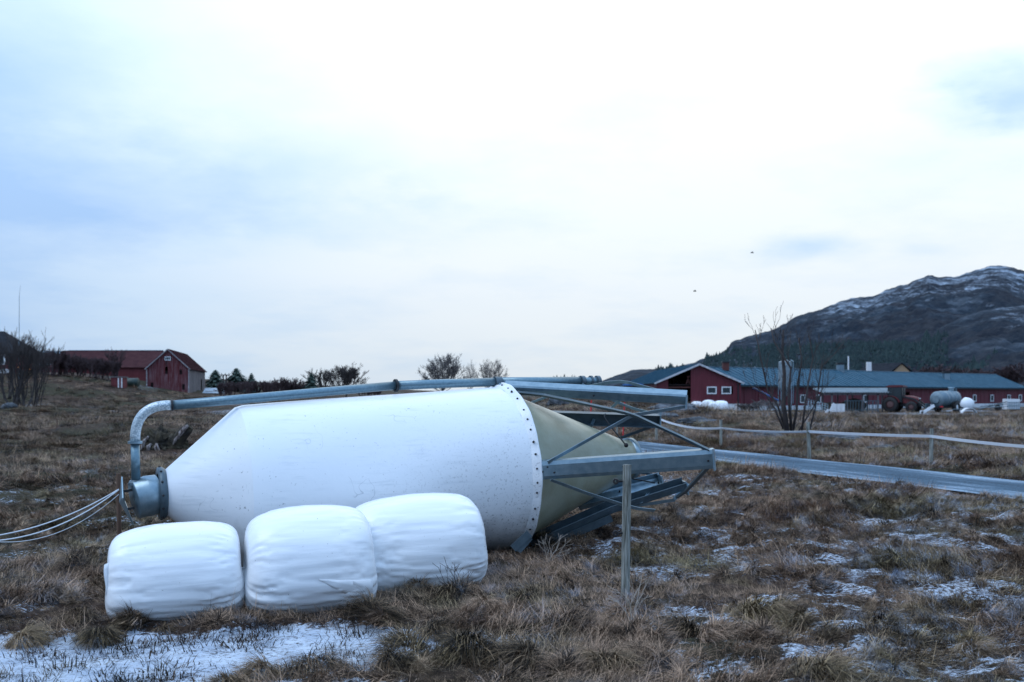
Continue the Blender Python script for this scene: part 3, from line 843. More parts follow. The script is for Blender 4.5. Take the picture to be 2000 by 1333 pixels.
# ------------------------------------------------------------------ bare trees and conifers
def branch(mb, p, d, L, r, depth, rr, spread_, up, nseg=3, ns=3, kids=(2, 4), rmin=0.012, shrink=0.68):
    pts = [p.copy()]; rads = [r]
    q = p.copy(); dd = d.copy()
    for i in range(nseg):
        dd = (dd + Vector((rr.gauss(0, .075), rr.gauss(0, .075), rr.gauss(0, .06) + up))).normalized()
        q = q + dd * (L / nseg); pts.append(q.copy()); rads.append(max(rmin, r * (1 - 0.45 * (i + 1) / nseg)))
    mb.tube(pts, rads, ns, cap=False)
    if depth <= 0: return
    k = rr.randint(*kids)
    for i in range(k):
        t = rr.uniform(0.35, 1.0) if i else 1.0
        f = t * nseg; j = min(nseg - 1, int(f)); base = pts[j].lerp(pts[j + 1], f - j)
        ax = dd.orthogonal().normalized(); ax.rotate(Quaternion(dd, rr.uniform(0, 6.283)))
        nd = dd.copy(); nd.rotate(Quaternion(ax, spread_ * rr.uniform(0.5, 1.3)))
        branch(mb, base, nd, L * shrink * rr.uniform(0.75, 1.15), max(rmin, r * 0.55), depth - 1, rr, spread_, up, max(2, nseg - 1), 3, kids, rmin, shrink)

def bare_tree(name, u, v, d, px_h, px_w, label, cat='tree', group=None, mat_='bark', seed=0, trunks=1, depth=4, spread_=0.34, up=0.11, kids=(3, 4), rbase=None, lean=0.0, rmin=0.02, trunk_frac=0.16, base_w=0.05, rounded=False):
    """a leafless tree whose outline is px_h high and px_w wide from here"""
    rr = random.Random(seed)
    H = px_h / F * d; W = px_w / F * d
    bx, by = (u - 1000) / F * d, d
    bz = ter_z(bx, by) - 0.05
    base = Vector((bx, by, bz))
    root = empty(name, base, label, cat, group)
    cb = MB(); rb = rbase or H * 0.020; tbs = []
    half = math.atan2(W / 2, H * .70) * 1.15
    for t in range(trunks):
        off = Vector((rr.uniform(-1, 1), rr.uniform(-1, 1), 0)) * (base_w * W if trunks > 1 else 0)
        tl = half * math.sqrt(rr.random()) * (1 if trunks > 1 else .1); an0 = rr.uniform(0, 6.283)
        dd = Vector((math.cos(an0) * math.sin(tl), math.sin(an0) * math.sin(tl), math.cos(tl)))
        L = H * trunk_frac; tb = MB()
        p = base + off; pts = [p]; q = p.copy()
        for i in range(3):
            dd = (dd + Vector((rr.gauss(0, .05), rr.gauss(0, .05), 0))).normalized(); q = q + dd * L / 3; pts.append(q.copy())
        tb.tube(pts, [rb * (1 - 0.25 * i / 3) for i in range(4)], 6); tbs.append(tb)
        if rounded:
            for k in range(30):
                f = rr.uniform(0.25, 1.0) * 3; j = min(2, int(f)); bp_ = pts[j].lerp(pts[j + 1], f - j)
                an = k * 2.4 + rr.uniform(-.4, .4); tl2 = 1.15 * (1 - f / 3) + rr.uniform(.05, .55)
                nd = Vector((math.cos(an) * math.sin(tl2), math.sin(an) * math.sin(tl2), math.cos(tl2)))
                branch(cb, bp_, nd, H * (0.34 + .06 * (f / 3)), rb * 0.5, depth - 1, rr, spread_, up, 4, 4, kids, rmin, .62)
            continue
        nb = rr.randint(4, 6) if trunks == 1 else rr.randint(2, 3)
        for k in range(nb):
            f = rr.uniform(0.6, 1.0) * 3 if k else 2.999; j = min(2, int(f)); bp_ = pts[j].lerp(pts[j + 1], f - j)
            an = rr.uniform(0, 6.283); tl2 = half * math.sqrt(rr.uniform(.02, 1)) * (1 if trunks == 1 else .5)
            nd = (dd * (1.0 if trunks > 1 else .2) + Vector((math.cos(an) * math.sin(tl2), math.sin(an) * math.sin(tl2), math.cos(tl2)))).normalized()
            branch(cb, bp_, nd, H * 0.36, rb * 0.62, depth - 1, rr, spread_, up, 4, 4, kids, rmin, .60)
    a = np.array(cb.v); b_ = np.array([base.x, base.y, base.z])
    hx = np.percentile(np.abs(a[:, 0] - b_[0]), 97); hz = np.percentile(a[:, 2], 99.5) - b_[2]
    sx = (W / 2) / max(hx, .1); sz = H / hz
    fit = lambda q: [tuple(p) for p in ((np.array(q) - b_) * np.array([sx, sx, sz]) + b_)]
    cb.v = fit(cb.v)
    for tb in tbs:
        tb.v = fit(tb.v); mk('trunk', tb, M[mat_], root, smooth=True)
    mk('crown', cb, M[mat_], root)
    return root

def spruce(name, u, v, d, px_h, px_w, label, seed=0, group=None, top_dead=False):
    rr = random.Random(seed); H = px_h / F * d; W = px_w / F * d
    bx = (u - 1000) / F * d; bz = ter_z(bx, d) - 0.05
    root = empty(name, (bx, d, bz), label, 'tree', group)
    tb = MB().tube([(bx, d, bz), (bx + .05 * H * 0.1, d, bz + H * .96)], [H * .018, H * .004], 6)
    mk('trunk', tb, M['bark'], root)
    mb = MB(); n = 34
    for k in range(n):
        t = k / n; zz = bz + H * (0.06 + 0.92 * t); rad = W / 2 * (1 - t) ** 0.8 * (0.75 + 0.5 * rr.random()) + 0.03 * W
        m = 11
        for i in range(m):
            an = 2 * math.pi * (i + rr.random()) / m; q = rad * rr.uniform(.65, 1.15)
            dv = Vector((math.cos(an), math.sin(an), 0)); sd_ = Vector((-dv.y, dv.x, 0))
            c = Vector((bx, d, zz))
            for s_ in range(3):
                f0, f1 = s_ / 3, (s_ + 1) / 3
                wd = q * (0.50 - 0.30 * f0)
                a0 = c + dv * q * f0 + Vector((0, 0, 0.10 * q * f0 + H * .015 * rr.random()))
                a1 = c + dv * q * (f1 + .08) + Vector((0, 0, -0.28 * q * f1 + 0.2 * q * f1 * f1))
                mb.add([a0 - sd_ * wd * .5, a0 + sd_ * wd * .5, a1 + sd_ * wd * .35, a1 - sd_ * wd * .35 + Vector((0, 0, -.05 * q))], [(0, 1, 2, 3)])
    mk('crown', mb, M['conifer'], root)
    return root

GT = 'bare trees on the skyline'
bare_tree('bare_tree', 865, 765, 175, 82, 84, 'broad round leafless tree, fullest of those rising above the grey pipe', mat_='barkpale', seed=3, trunks=1, depth=5, kids=(3, 4), spread_=.40, up=.07, trunk_frac=.34, rmin=.017, rounded=True)
bare_tree('bare_tree', 918, 765, 180, 70, 26, 'slim leafless tree between two broader bare trees above the pipe', mat_='barkpale', seed=4, trunks=1, depth=5, kids=(2, 3), spread_=.36, up=.08, trunk_frac=.5, rmin=.016, rounded=True)
bare_tree('bare_tree', 957, 765, 178, 72, 58, 'leafless tree with upswept branches just left of the silo pipe bracket', mat_='barkpale', seed=5, trunks=1, depth=5, kids=(2, 4), spread_=.38, up=.10, trunk_frac=.36, rmin=.016, rounded=True)
bare_tree('bare_tree', 676, 765, 150, 62, 66, 'leafless tree with fanned branches rising right of the dark spruce', mat_='bark', seed=6, trunks=1, depth=5, kids=(3, 4), spread_=.36, up=.12, trunk_frac=.34, rmin=.012, rounded=True)
bare_tree('bare_tree', 632, 765, 160, 55, 50, 'thin leafless tree entangled behind the dark spruce', mat_='bark', seed=7, trunks=6, depth=4, kids=(3, 4), spread_=.38, rmin=.02)
spruce('spruce_tree', 608, 765, 148, 50, 46, 'dark dense spruce among bare trees above the middle of the pipe', 1)
spruce('spruce_tree', 421, 765, 165, 40, 46, 'small dark spruce just right of the old barn', 2)
spruce('spruce_tree', 462, 765, 170, 48, 56, 'spruce with a jagged top right of the power poles', 3)
spruce('spruce_tree', 491, 765, 172, 42, 38, 'narrow spruce, right one of the pair behind the thicket', 4)
for i, (u, h, w, lb) in enumerate([(452, 30, 60, 'low leafless thicket in front of the jagged spruce'), (508, 32, 55, 'dark leafless thicket below the narrow spruce'),
                                   (555, 38, 58, 'rounded bare bush left of the dark spruce above the pipe'), (590, 26, 50, 'small bare bush at the foot of the dark spruce'),
                                   (530, 26, 46, 'flat-topped bare bush between the thicket and the rounded bush'), (725, 14, 50, 'low distant bare scrub to the right of the fanned tree'), (480, 26, 44, 'brown scrub between the two spruces beyond the old barn')]):
    bare_tree('bare_bush', u, 768, 140 + 4 * i, h, w, lb, 'bush', mat_='barkred', seed=30 + i, trunks=14, depth=4, kids=(3, 4), spread_=.5, trunk_frac=.08, rmin=.022, base_w=.32)
# left cluster
bare_tree('bare_tree', 38, 806, 98, 148, 100, 'tall dark bare tree clump at the left edge below the house', mat_='bark', seed=41, trunks=12, depth=5, kids=(2, 4), spread_=.34, trunk_frac=.14, rmin=.008, base_w=.16, rbase=.09)
bare_tree('bare_tree', 74, 800, 102, 120, 66, 'shorter bare tree on the right flank of the left edge clump', mat_='bark', seed=42, trunks=5, depth=5, kids=(2, 3), spread_=.34, trunk_frac=.14, rmin=.008, base_w=.2, rbase=.08)
bare_tree('bare_tree', 14, 800, 108, 130, 50, 'bare tree right in front of the house at the left edge', mat_='bark', seed=43, trunks=5, depth=5, kids=(2, 3), spread_=.34, trunk_frac=.14, rmin=.008, base_w=.15, rbase=.08)
for i, (u, h, w, d, lb) in enumerate([(96, 48, 56, 129, 'dark bare hedge bush beside the left edge tree clump'), (130, 40, 66, 132, 'dense dark bush before the pale end of the barn roof'),
                                      (166, 38, 66, 131, 'dense purple-brown bush before the middle of the long red roof'), (206, 40, 56, 132, 'bushy thicket under the slender tree by the long barn')]):
    bare_tree('hedge_bush', u, 750, d, h, w, lb, 'bush', mat_='barkred', seed=50 + i, trunks=22, depth=4, kids=(3, 4), spread_=.5, trunk_frac=.06, rmin=.02, base_w=.36)
bare_tree('bare_tree', 228, 752, 133, 66, 40, 'slender bare tree reaching above the ridge of the long red barn', mat_='barkred', seed=60, trunks=4, depth=4, kids=(2, 4), spread_=.4, trunk_frac=.3, rmin=.016)
# young multi-stem tree by the fence on the right
def young_tree():
    rr = random.Random(5); d = 40.0
    bx = (1548 - 1000) / F * d; bz = g(bx, d) - .05
    root = empty('young_tree', (bx, d, bz), 'leafless many-stemmed young tree behind the white fence tape', 'tree')
    stems = [(1538, 845, [(1530, 790), (1532, 730), (1528, 690), (1530, 645)], .105), (1548, 845, [(1556, 800), (1558, 750), (1566, 705), (1560, 660)], .06),
             (1535, 842, [(1518, 790), (1500, 765), (1486, 700), (1475, 645)], .05), (1566, 842, [(1574, 780), (1580, 740), (1588, 700), (1580, 655)], .045),
             (1546, 845, [(1540, 770), (1545, 720), (1512, 668), (1506, 642)], .06), (1580, 845, [(1592, 800), (1600, 750), (1605, 715), (1622, 700)], .035),
             (1530, 838, [(1514, 800), (1495, 770), (1470, 757)], .04), (1560, 842, [(1580, 810), (1604, 770), (1608, 735)], .03)]
    tb = MB(); cb = MB()
    for (u0, v0, pts, r) in stems:
        dd = d + rr.uniform(-.6, .6)
        pp = [P(u0, v0, dd)] + [P(u, v, dd + rr.uniform(-.3, .3)) for (u, v) in pts]
        tb = MB().tube(pp, [r * 1.0 * (1 - .75 * i / len(pp)) for i in range(len(pp))], 6); mk('trunk', tb, M['bark'], root, smooth=True)
        for j in range(1, len(pp)):
            for _ in range(3):
                q = pp[j - 1].lerp(pp[j], rr.random()); dv = (pp[j] - pp[j - 1]).normalized()
                dv = (dv + Vector((rr.gauss(0, .5), rr.gauss(0, .5), .25))).normalized()
                branch(cb, q, dv, rr.uniform(.35, .80), .014, 2, rr, .45, .14, 3, 3, (1, 3), .007)
    mk('crown', cb, M['bark'], root)
young_tree()
# scrub behind the long barn
for i, (u, h, w, d, lb) in enumerate([(1838, 62, 110, 240, 'wide brown bare tree behind the roof vent on the long barn'), (1900, 54, 90, 235, 'brown bare tree on the slope behind the right end of the barn'),
                                      (1965, 66, 90, 230, 'brown bare tree at the right edge behind the barn'), (1780, 44, 70, 250, 'bare brown scrub behind the gable of the beige house')]):
    bare_tree('bare_tree', u, 735, d, h, w, lb, mat_='barkred', seed=70 + i, trunks=6, depth=5, kids=(3, 4), spread_=.55, trunk_frac=.15, rmin=.035)
for i, (u, d, h, w, lb) in enumerate([(1492, 101, 26, 46, 'low dead bush by the white foundation right of the red gable'), (1460, 103, 18, 34, 'small dead bush against the foundation corner of the red gable')]):
    bare_tree('dead_bush', u, 800, d, h, w, lb, 'bush', mat_='barkpale', seed=80 + i, trunks=8, depth=3, kids=(3, 4), spread_=.7, trunk_frac=.1, rmin=.014)

# ------------------------------------------------------------------ buildings
def clad_wall(mb, p0, p1, zb, top, pitch, thick, holes=(), rr=None, jit=0.012):
    """vertical boards between p0 and p1; top(t) gives their upper edge"""
    p0 = Vector((p0[0], p0[1], 0)); p1 = Vector((p1[0], p1[1], 0)); L = (p1 - p0).length
    d = (p1 - p0).normalized(); nrm_ = Vector((d.y, -d.x, 0))
    n = max(1, int(L / pitch)); rr = rr or rng
    for i in range(n):
        a, b = i * L / n, (i + 1) * L / n - 0.012
        spans = [(zb, None)]
        for (h0, h1, z0, z1) in holes:
            if b > h0 and a < h1:
                new = []
                for (s0, s1) in spans:
                    if s1 is None or s1 > z0: new.append((s0, z0))
                    new.append((z1, s1))
                spans = new
        off = rr.uniform(0, jit)
        for (s0, s1) in spans:
            ta = top(a) if s1 is None else s1; tb_ = top(b) if s1 is None else s1
            if min(ta, tb_) - s0 < 0.05: continue
            q = []
            for (s, z) in ((a, s0), (b, s0)): q.append(p0 + d * s + nrm_ * off + Vector((0, 0, z)))
            for (s, z) in ((b, s0), (a, s0)): q.append(p0 + d * s + nrm_ * (off - thick) + Vector((0, 0, z)))
            t4 = [p0 + d * a + nrm_ * off + Vector((0, 0, ta)), p0 + d * b + nrm_ * off + Vector((0, 0, tb_)),
                  p0 + d * b + nrm_ * (off - thick) + Vector((0, 0, tb_)), p0 + d * a + nrm_ * (off - thick) + Vector((0, 0, ta))]
            mb.hexa(q + t4)

def window(parent, p0, d, s0, s1, z0, z1, out, fw=0.09, muntins=0, frame='whitepaint'):
    """frame and pane let into a wall"""
    p0 = Vector((p0[0], p0[1], 0)); d = Vector((d[0], d[1], 0)).normalized(); nn = Vector((d.y, -d.x, 0))
    A = lambda s, z, o_=0: p0 + d * s + nn * (out + o_) + Vector((0, 0, z))
    mb = MB()
    mb.bar(A(s0, z0 + fw / 2), A(s1, z0 + fw / 2), .06, fw); mb.bar(A(s0, z1 - fw / 2), A(s1, z1 - fw / 2), .06, fw)
    for s in [s0 + fw / 2, s1 - fw / 2] + [s0 + (s1 - s0) * (k + 1) / (muntins + 1) for k in range(muntins)]:
        w = fw if s in (s0 + fw / 2, s1 - fw / 2) else fw * .5
        c = A(s, (z0 + z1) / 2); mb.bar(A(s, z0 + fw), A(s, z1 - fw), w, .055, side=d)
    w = mk('window', mb, M[frame], parent)
    g_ = MB(); g_.hexa([A(s0 + .02, z0 + .02, -.04), A(s1 - .02, z0 + .02, -.04), A(s1 - .02, z0 + .02, -.02), A(s0 + .02, z0 + .02, -.02),
                        A(s0 + .02, z1 - .02, -.04), A(s1 - .02, z1 - .02, -.04), A(s1 - .02, z1 - .02, -.02), A(s0 + .02, z1 - .02, -.02)])
    ORG[w.name] = ORG[parent.name]
    mk('pane', g_, M['glass'], w)
    return w

def roof_slab(mb, a, b, c, d_, th=0.12, ribs=0, rib_h=0.05):
    """a-b eave, d-c ridge; raised ribs run from eave to ridge"""
    a, b, c, d_ = map(Vector, (a, b, c, d_))
    nn = (b - a).cross(d_ - a).normalized()
    if nn.z < 0: nn = -nn
    t = nn * th
    mb.hexa([a, b, c, d_, a + t, b + t, c + t, d_ + t])
    for k in range(ribs):
        f = (k + .5) / ribs; p = a.lerp(b, f) + t; q = d_.lerp(c, f) + t
        mb.bar(p + nn * rib_h * .4, q + nn * rib_h * .4, rib_h * 1.2, rib_h)

# --- old red barn on the left
def old_barn():
    dep = 140.0
    A = Vector((-45.35, dep - .35, 0)); dirv = Vector((-.18, .984, 0)); w = Vector((-.984, -.18, 0))
    Wd, Ln = 5.6, 18.5
    zb, ze, zp = 2.0, 5.85, 8.55
    root = empty('old_barn', (A.x - 3, A.y + 4, zb), 'worn red gabled barn with a small white gable window, left of the pipe', 'barn')
    L0 = A + w * Wd
    mb = MB()
    clad_wall(mb, L0, A, zb, lambda s: ze + (zp - ze) * (1 - abs(s - Wd / 2) / (Wd / 2)), .17, .05,
              holes=[(2.38, 3.22, 7.0, 7.55), (2.5, 2.72, 5.1, 6.1), (4.45, 4.62, 5.05, 5.75), (.55, .78, 3.1, 3.9), (4.85, 5.0, 2.9, 3.7)], jit=.03)
    mk('front_wall', mb, M['redwood'], root)
    mb = MB(); clad_wall(mb, A, A + dirv * Ln, zb, lambda s: ze, .2, .05, holes=[(12.5, 14.8, zb, 4.6)], jit=.03)
    mk('side_wall', mb, M['greywood'], root)
    mb = MB(); clad_wall(mb, A + dirv * Ln, L0 + dirv * Ln, zb, lambda s: ze + (zp - ze) * (1 - abs(s - Wd / 2) / (Wd / 2)), .4, .05)
    clad_wall(mb, L0 + dirv * Ln, L0, zb, lambda s: ze, .4, .05)
    mk('rear_wall', mb, M['redwood'], root)
    rd = A + w * Wd / 2
    ext = dirv * .25
    mb = MB(); up = Vector((0, 0, 1))
    ov = -w * .25
    roof_slab(mb, A + ov + up * (ze - .1) - ext, A + ov + up * (ze - .1) + dirv * Ln + ext, rd + up * zp + dirv * Ln + ext, rd + up * zp - ext, .08, 40, .04)
    roof_slab(mb, L0 - ov + up * (ze - .1) - ext, L0 - ov + up * (ze - .1) + dirv * Ln + ext, rd + up * zp + dirv * Ln + ext, rd + up * zp - ext, .08, 40, .04)
    mk('roof', mb, M['rustroof'], root)
    mb = MB(); f = -dirv * .3
    mb.bar(A + ov + up * (ze - .12) + f, rd + up * (zp - .0) + f, .05, .11, side=dirv); mk('barge_board', mb, M['greytrim'], root)
    mb = MB(); mb.bar(L0 - ov + up * (ze - .12) + f, rd + up * (zp - .0) + f, .05, .11, side=dirv); mk('barge_board', mb, M['greytrim'], root)
    for q in (A, L0):
        mb = MB(); mb.bar(q + up * (zb - .1) - dirv * .06, q + up * (ze - .1) - dirv * .06, .12, .1, side=w); mk('corner_board', mb, M['greytrim'], root)
    window(root, L0, -w, 2.38, 3.22, 7.0, 7.55, .04, .09, 2)
    mb = MB(); q = A + dirv * 12.4
    mb.box(q + dirv * .1 + up * (zb + 1.3), (1.1, .06, 2.6), Matrix.Rotation(math.atan2(dirv.y, dirv.x), 3, 'Z')); mk('door', mb, M['greywood'], root)
    for z in (2.9,):
        mb = MB(); c = (A + L0) / 2 + dirv * Ln / 2; mb.box((c.x, c.y, zb + 1.8), (Wd - .5, Ln - .6, 3.5), Matrix.Rotation(math.atan2(dirv.y, dirv.x) - math.pi / 2, 3, 'Z')); mk('interior', mb, M['inside'], root)
    for k in range(6):
        q = A + w * (Wd * k / 5); mb = MB(); mb.blob((q.x, q.y + .1, zb - .15), .3, k, .3, 8, 6, (1, 1, .7)); mk('foundation_stone', mb, M['rock'], root)
old_barn()

def long_old_barn():
    root = None
    yr = 152.0
    ze, zp = 6.3, 8.9
    x0, x1 = (118 - 1000) / F * yr, (300 - 1000) / F * yr
    zb = 3.2
    root = empty('long_red_barn', ((x0 + x1) / 2, yr, zb), 'long low red barn with a rust-red roof behind the hedge, left of the gabled barn', 'barn')
    A = Vector((x0, yr - 3.5, 0)); B = Vector((x1 + 1.3, yr - 3.5, 0)); up = Vector((0, 0, 1)); back = Vector((0, 8, 0))
    mb = MB(); clad_wall(mb, A, B, zb, lambda s: ze, .2, .05, jit=.03); mk('front_wall', mb, M['redmid'], root)
    mb = MB(); clad_wall(mb, A + back, A, zb, lambda s: ze + (zp - ze) * (1 - abs(s - 4) / 4), .3, .05); mk('end_wall', mb, M['redmid'], root)
    mb = MB(); clad_wall(mb, B + back, A + back, zb, lambda s: ze, .5, .05); mk('rear_wall', mb, M['redmid'], root)
    mb = MB(); m = back * .5
    roof_slab(mb, A - Vector((.2, .3, 0)) + up * (ze - .1), B - Vector((-.2, .3, 0)) + up * (ze - .1), B + m + up * zp, A + m - Vector((-.9, 0, 0)) + up * zp, .08, 60, .05)
    roof_slab(mb, A + back - Vector((.2, -.3, 0)) + up * (ze - .1), B + back + up * (ze - .1), B + m + up * zp, A + m + up * zp, .08, 0)
    mk('roof', mb, M['rustroof'], root)
    mb = MB().bar(A + m + up * (zp + .1) + Vector((1, 0, 0)), B + m + up * (zp + .1), .35, .06); mk('ridge_cap', mb, M['galv'], root)
    # pale roofed building beyond its left end
    xa, xb = (70 - 1000) / F * 160, (136 - 1000) / F * 160
    r2 = empty('grey_roofed_shed', ((xa + xb) / 2, 162, 3.4), 'shed with a pale grey roof showing past the left end of the long red barn', 'shed')
    mb = MB(); clad_wall(mb, (xa, 158, 0), (xb, 158, 0), 3.2, lambda s: 7.0, .2, .05); clad_wall(mb, (xa, 166, 0), (xa, 158, 0), 3.2, lambda s: 7 + 2.2 * (1 - abs(s - 4) / 4), .2, .05)
    clad_wall(mb, (xb, 158, 0), (xb, 166, 0), 3.2, lambda s: 7 + 2.2 * (1 - abs(s - 4) / 4), .2, .05)
    mk('wall', mb, M['redmid'], r2)
    mb = MB(); roof_slab(mb, (xa - .3, 157.7, 6.9), (xb + .3, 157.7, 6.9), (xb + .3, 162, 9.25), (xa - .3, 162, 9.25), .08, 14, .05)
    roof_slab(mb, (xa - .3, 166.3, 6.9), (xb + .3, 166.3, 6.9), (xb + .3, 162, 9.25), (xa - .3, 162, 9.25), .08, 0)
    mk('roof', mb, M['galv'], r2)
long_old_barn()

def small_bits_left():
    # farmhouse at the left edge
    d = 125.0; up = Vector((0, 0, 1))
    x1 = (26 - 1000) / F * d; x0 = x1 - 9
    zb = 4.6; ze = CAM_Z + (HV - 690) / F * d; zp = CAM_Z + (HV - 655) / F * d
    r = empty('farmhouse', (x0 + 4, d, zb), 'dark-roofed farmhouse corner with a lit terrace at the left edge', 'house')
    mb = MB(); clad_wall(mb, (x0, d, 0), (x1, d, 0), zb, lambda s: ze, .25, .06, holes=[(7.2, 7.9, zb + 1.4, zb + 2.6)]); clad_wall(mb, (x1, d, 0), (x1, d + 7, 0), zb, lambda s: ze, .25, .06)
    mk('wall', mb, M['redmid'], r)
    mb = MB(); roof_slab(mb, (x0, d - .4, ze - .1), (x1 + .6, d - .4, ze - .1), (x1 - 3, d + 3.5, zp + .6), (x0, d + 3.5, zp + .6), .12, 12, .04)
    mb.hexa([Vector((x1 + .6, d - .4, ze - .1)), Vector((x1 + .6, d + 7.4, ze - .1)), Vector((x1 - 3, d + 3.6, zp + .6)), Vector((x1 - 3, d + 3.5, zp + .6)),
             Vector((x1 + .6, d - .4, ze + .02)), Vector((x1 + .6, d + 7.4, ze + .02)), Vector((x1 - 3, d + 3.6, zp + .72)), Vector((x1 - 3, d + 3.5, zp + .72))])
    mk('roof', mb, M['darkroof'], r)
    window(r, (x0, d), (1, 0), 7.2, 7.9, zb + 1.4, zb + 2.6, .03)
    mb = MB().box((x1 - 3.2, d - 1.0, zb + .55), (6.5, .12, .5)); mk('terrace_rail', mb, M['whitepaint'], r)
    for (u, v, lb) in ((37, 718, 'small glowing garden lamp, left of the two behind the bare clump'), (55, 721, 'small glowing garden lamp, right of the two behind the bare clump')):
        q = P(u, v, 121); zg = g(q.x, q.y)
        e_ = empty('garden_lamp', (q.x, q.y, zg), lb, 'lamp', 'warm lamps in the farmhouse garden')
        mk('lamp_post', MB().tube([(q.x, q.y, zg), (q.x, q.y, q.z - .1)], .03, 6), M['bolt'], e_)
        mk('lamp_globe', MB().blob(q, .13, 0, 0, 10, 8), M['lamp'], e_)
    # antenna mast
    q = P(37, 700, 118); zg = g(q.x, q.y); q2 = P(40, 558, 118)
    e_ = empty('antenna_mast', (q.x, q.y, zg), 'very tall thin pale antenna mast above the left edge trees', 'mast')
    mk('pole', MB().tube([(q.x, q.y, zg), (q.x + .05, q.y, q2.z - 1.2)], [.05, .03], 6), M['galv'], e_)
    mk('whip', MB().tube([(q.x + .05, q.y, q2.z - 1.2), (q2.x, q2.y, q2.z)], [.02, .012], 5), M['galv'], e_)
    # little red hut with white door
    d = 127; q = P(238, 752, d); zg = g(q.x, d) - .1
    e_ = empty('red_hut', (q.x, d, zg), 'tiny red hut with pale door posts on the bank before the barns', 'hut')
    zt = CAM_Z + (HV - 738) / F * d
    mk('wall', MB().box((q.x - .35, d, (zg + zt) / 2), (1.5, 1.4, zt - zg)), M['redmid'], e_)
    mk('roof', MB().box((q.x - .35, d, zt + .06), (1.7, 1.6, .1)), M['greywood'], e_)
    for s in (-.0, .42): mk('door_post', MB().box((q.x - .15 + s, d - .74, (zg + zt) / 2), (.14, .06, zt - zg - .1)), M['whitepaint'], e_)
    # green tank
    d = 130; q = P(257, 754, d); zg = g(q.x, d)
    e_ = empty('oil_tank', (q.x, d, zg - .1), 'dark green drum tank lying beside the tiny red hut', 'tank')
    mk('drum', MB().lathe((q.x - .9, d, zg + .55), (1, 0, 0), [(0, .01), (0, .5), (.05, .58), (1.75, .58), (1.8, .5), (1.8, .01)], 18), M['greentank'], e_, True)
    for s in (-.5, .5): mk('cradle', MB().box((q.x + s, d, zg + .02), (.12, 1.0, .5)), M['brownpost'], e_)
    # twin power poles
    e0 = None
    for i, u in enumerate((436, 442)):
        d = 155; q = P(u, 732, d); zg = ter_z(q.x, d)
        if e0 is None:
            e0 = empty('power_pole', (q.x, d, zg), 'twin-legged wooden power pole with crossarm beyond the old barn', 'power pole')
        mk('leg', MB().tube([(q.x, d, zg - .2), (q.x, d, q.z)], [.14, .11], 8), M['bark'], e0)
    a, b = P(431, 733, 155), P(449, 733, 155)
    mk('crossarm', MB().bar(a, b, .14, .16), M['bark'], e0)
    for t in (.1, .5, .9):
        q = a.lerp(b, t); mk('insulator', MB().tube([q + Vector((0, 0, .08)), q + Vector((0, 0, .32))], .06, 6), M['bolt'], e0)
    # small greenhouse / polytunnel with pale sheet roof
    d = 146; q = P(417, 766, d); zg = ter_z(q.x, d)
    e_ = empty('low_shed', (q.x, d, zg), 'low shed with snowy corrugated roof right beside the old barn', 'shed')
    zt = CAM_Z + (HV - 759) / F * d
    mk('wall', MB().box((q.x, d + 1, (zg + zt) / 2 - .2), (2.4, 2.2, max(.3, zt - zg - .4))), M['greywood'], e_)
    mb = MB(); roof_slab(mb, (q.x - 1.5, d - .5, zt - .75), (q.x + 1.7, d - .5, zt - .75), (q.x + 1.3, d + 1, zt), (q.x - 1.5, d + 1, zt), .06, 12, .05)
    mk('roof', mb, M['clearroof'], e_)
    for (u, v, w_, h_) in ((425, 772, 9, 4), (441, 772, 6, 3)):
        d = 125; q = P(u, v, d); mb = MB().blob((q.x, d, g(q.x, d) + .05), w_ / F * d * .9, int(u), .35, 10, 7, (1, .7, .35))
        o = mk('snow_heap', mb, M['snow'], smooth=True); tag(o, 'small heap of snow and pale rubble ' + ('nearest the low shed' if u == 425 else 'just right of the low shed heap'), 'snow heap')
    # white crate and boards beyond the pipe
    d = 60; q = P(563, 786, d); zg = g(q.x, d)
    e_ = empty('white_crate', (q.x, d, zg), 'white slatted crate standing on the grass between pipe and silo', 'crate')
    for k in range(5): mk('slat', MB().box((q.x - .36 + k * .18, d - .3, zg + .25), (.15, .03, .5)), M['whitepaint'], e_)
    mk('box', MB().box((q.x, d, zg + .24), (.86, .5, .46)), M['whitepaint'], e_)
small_bits_left()

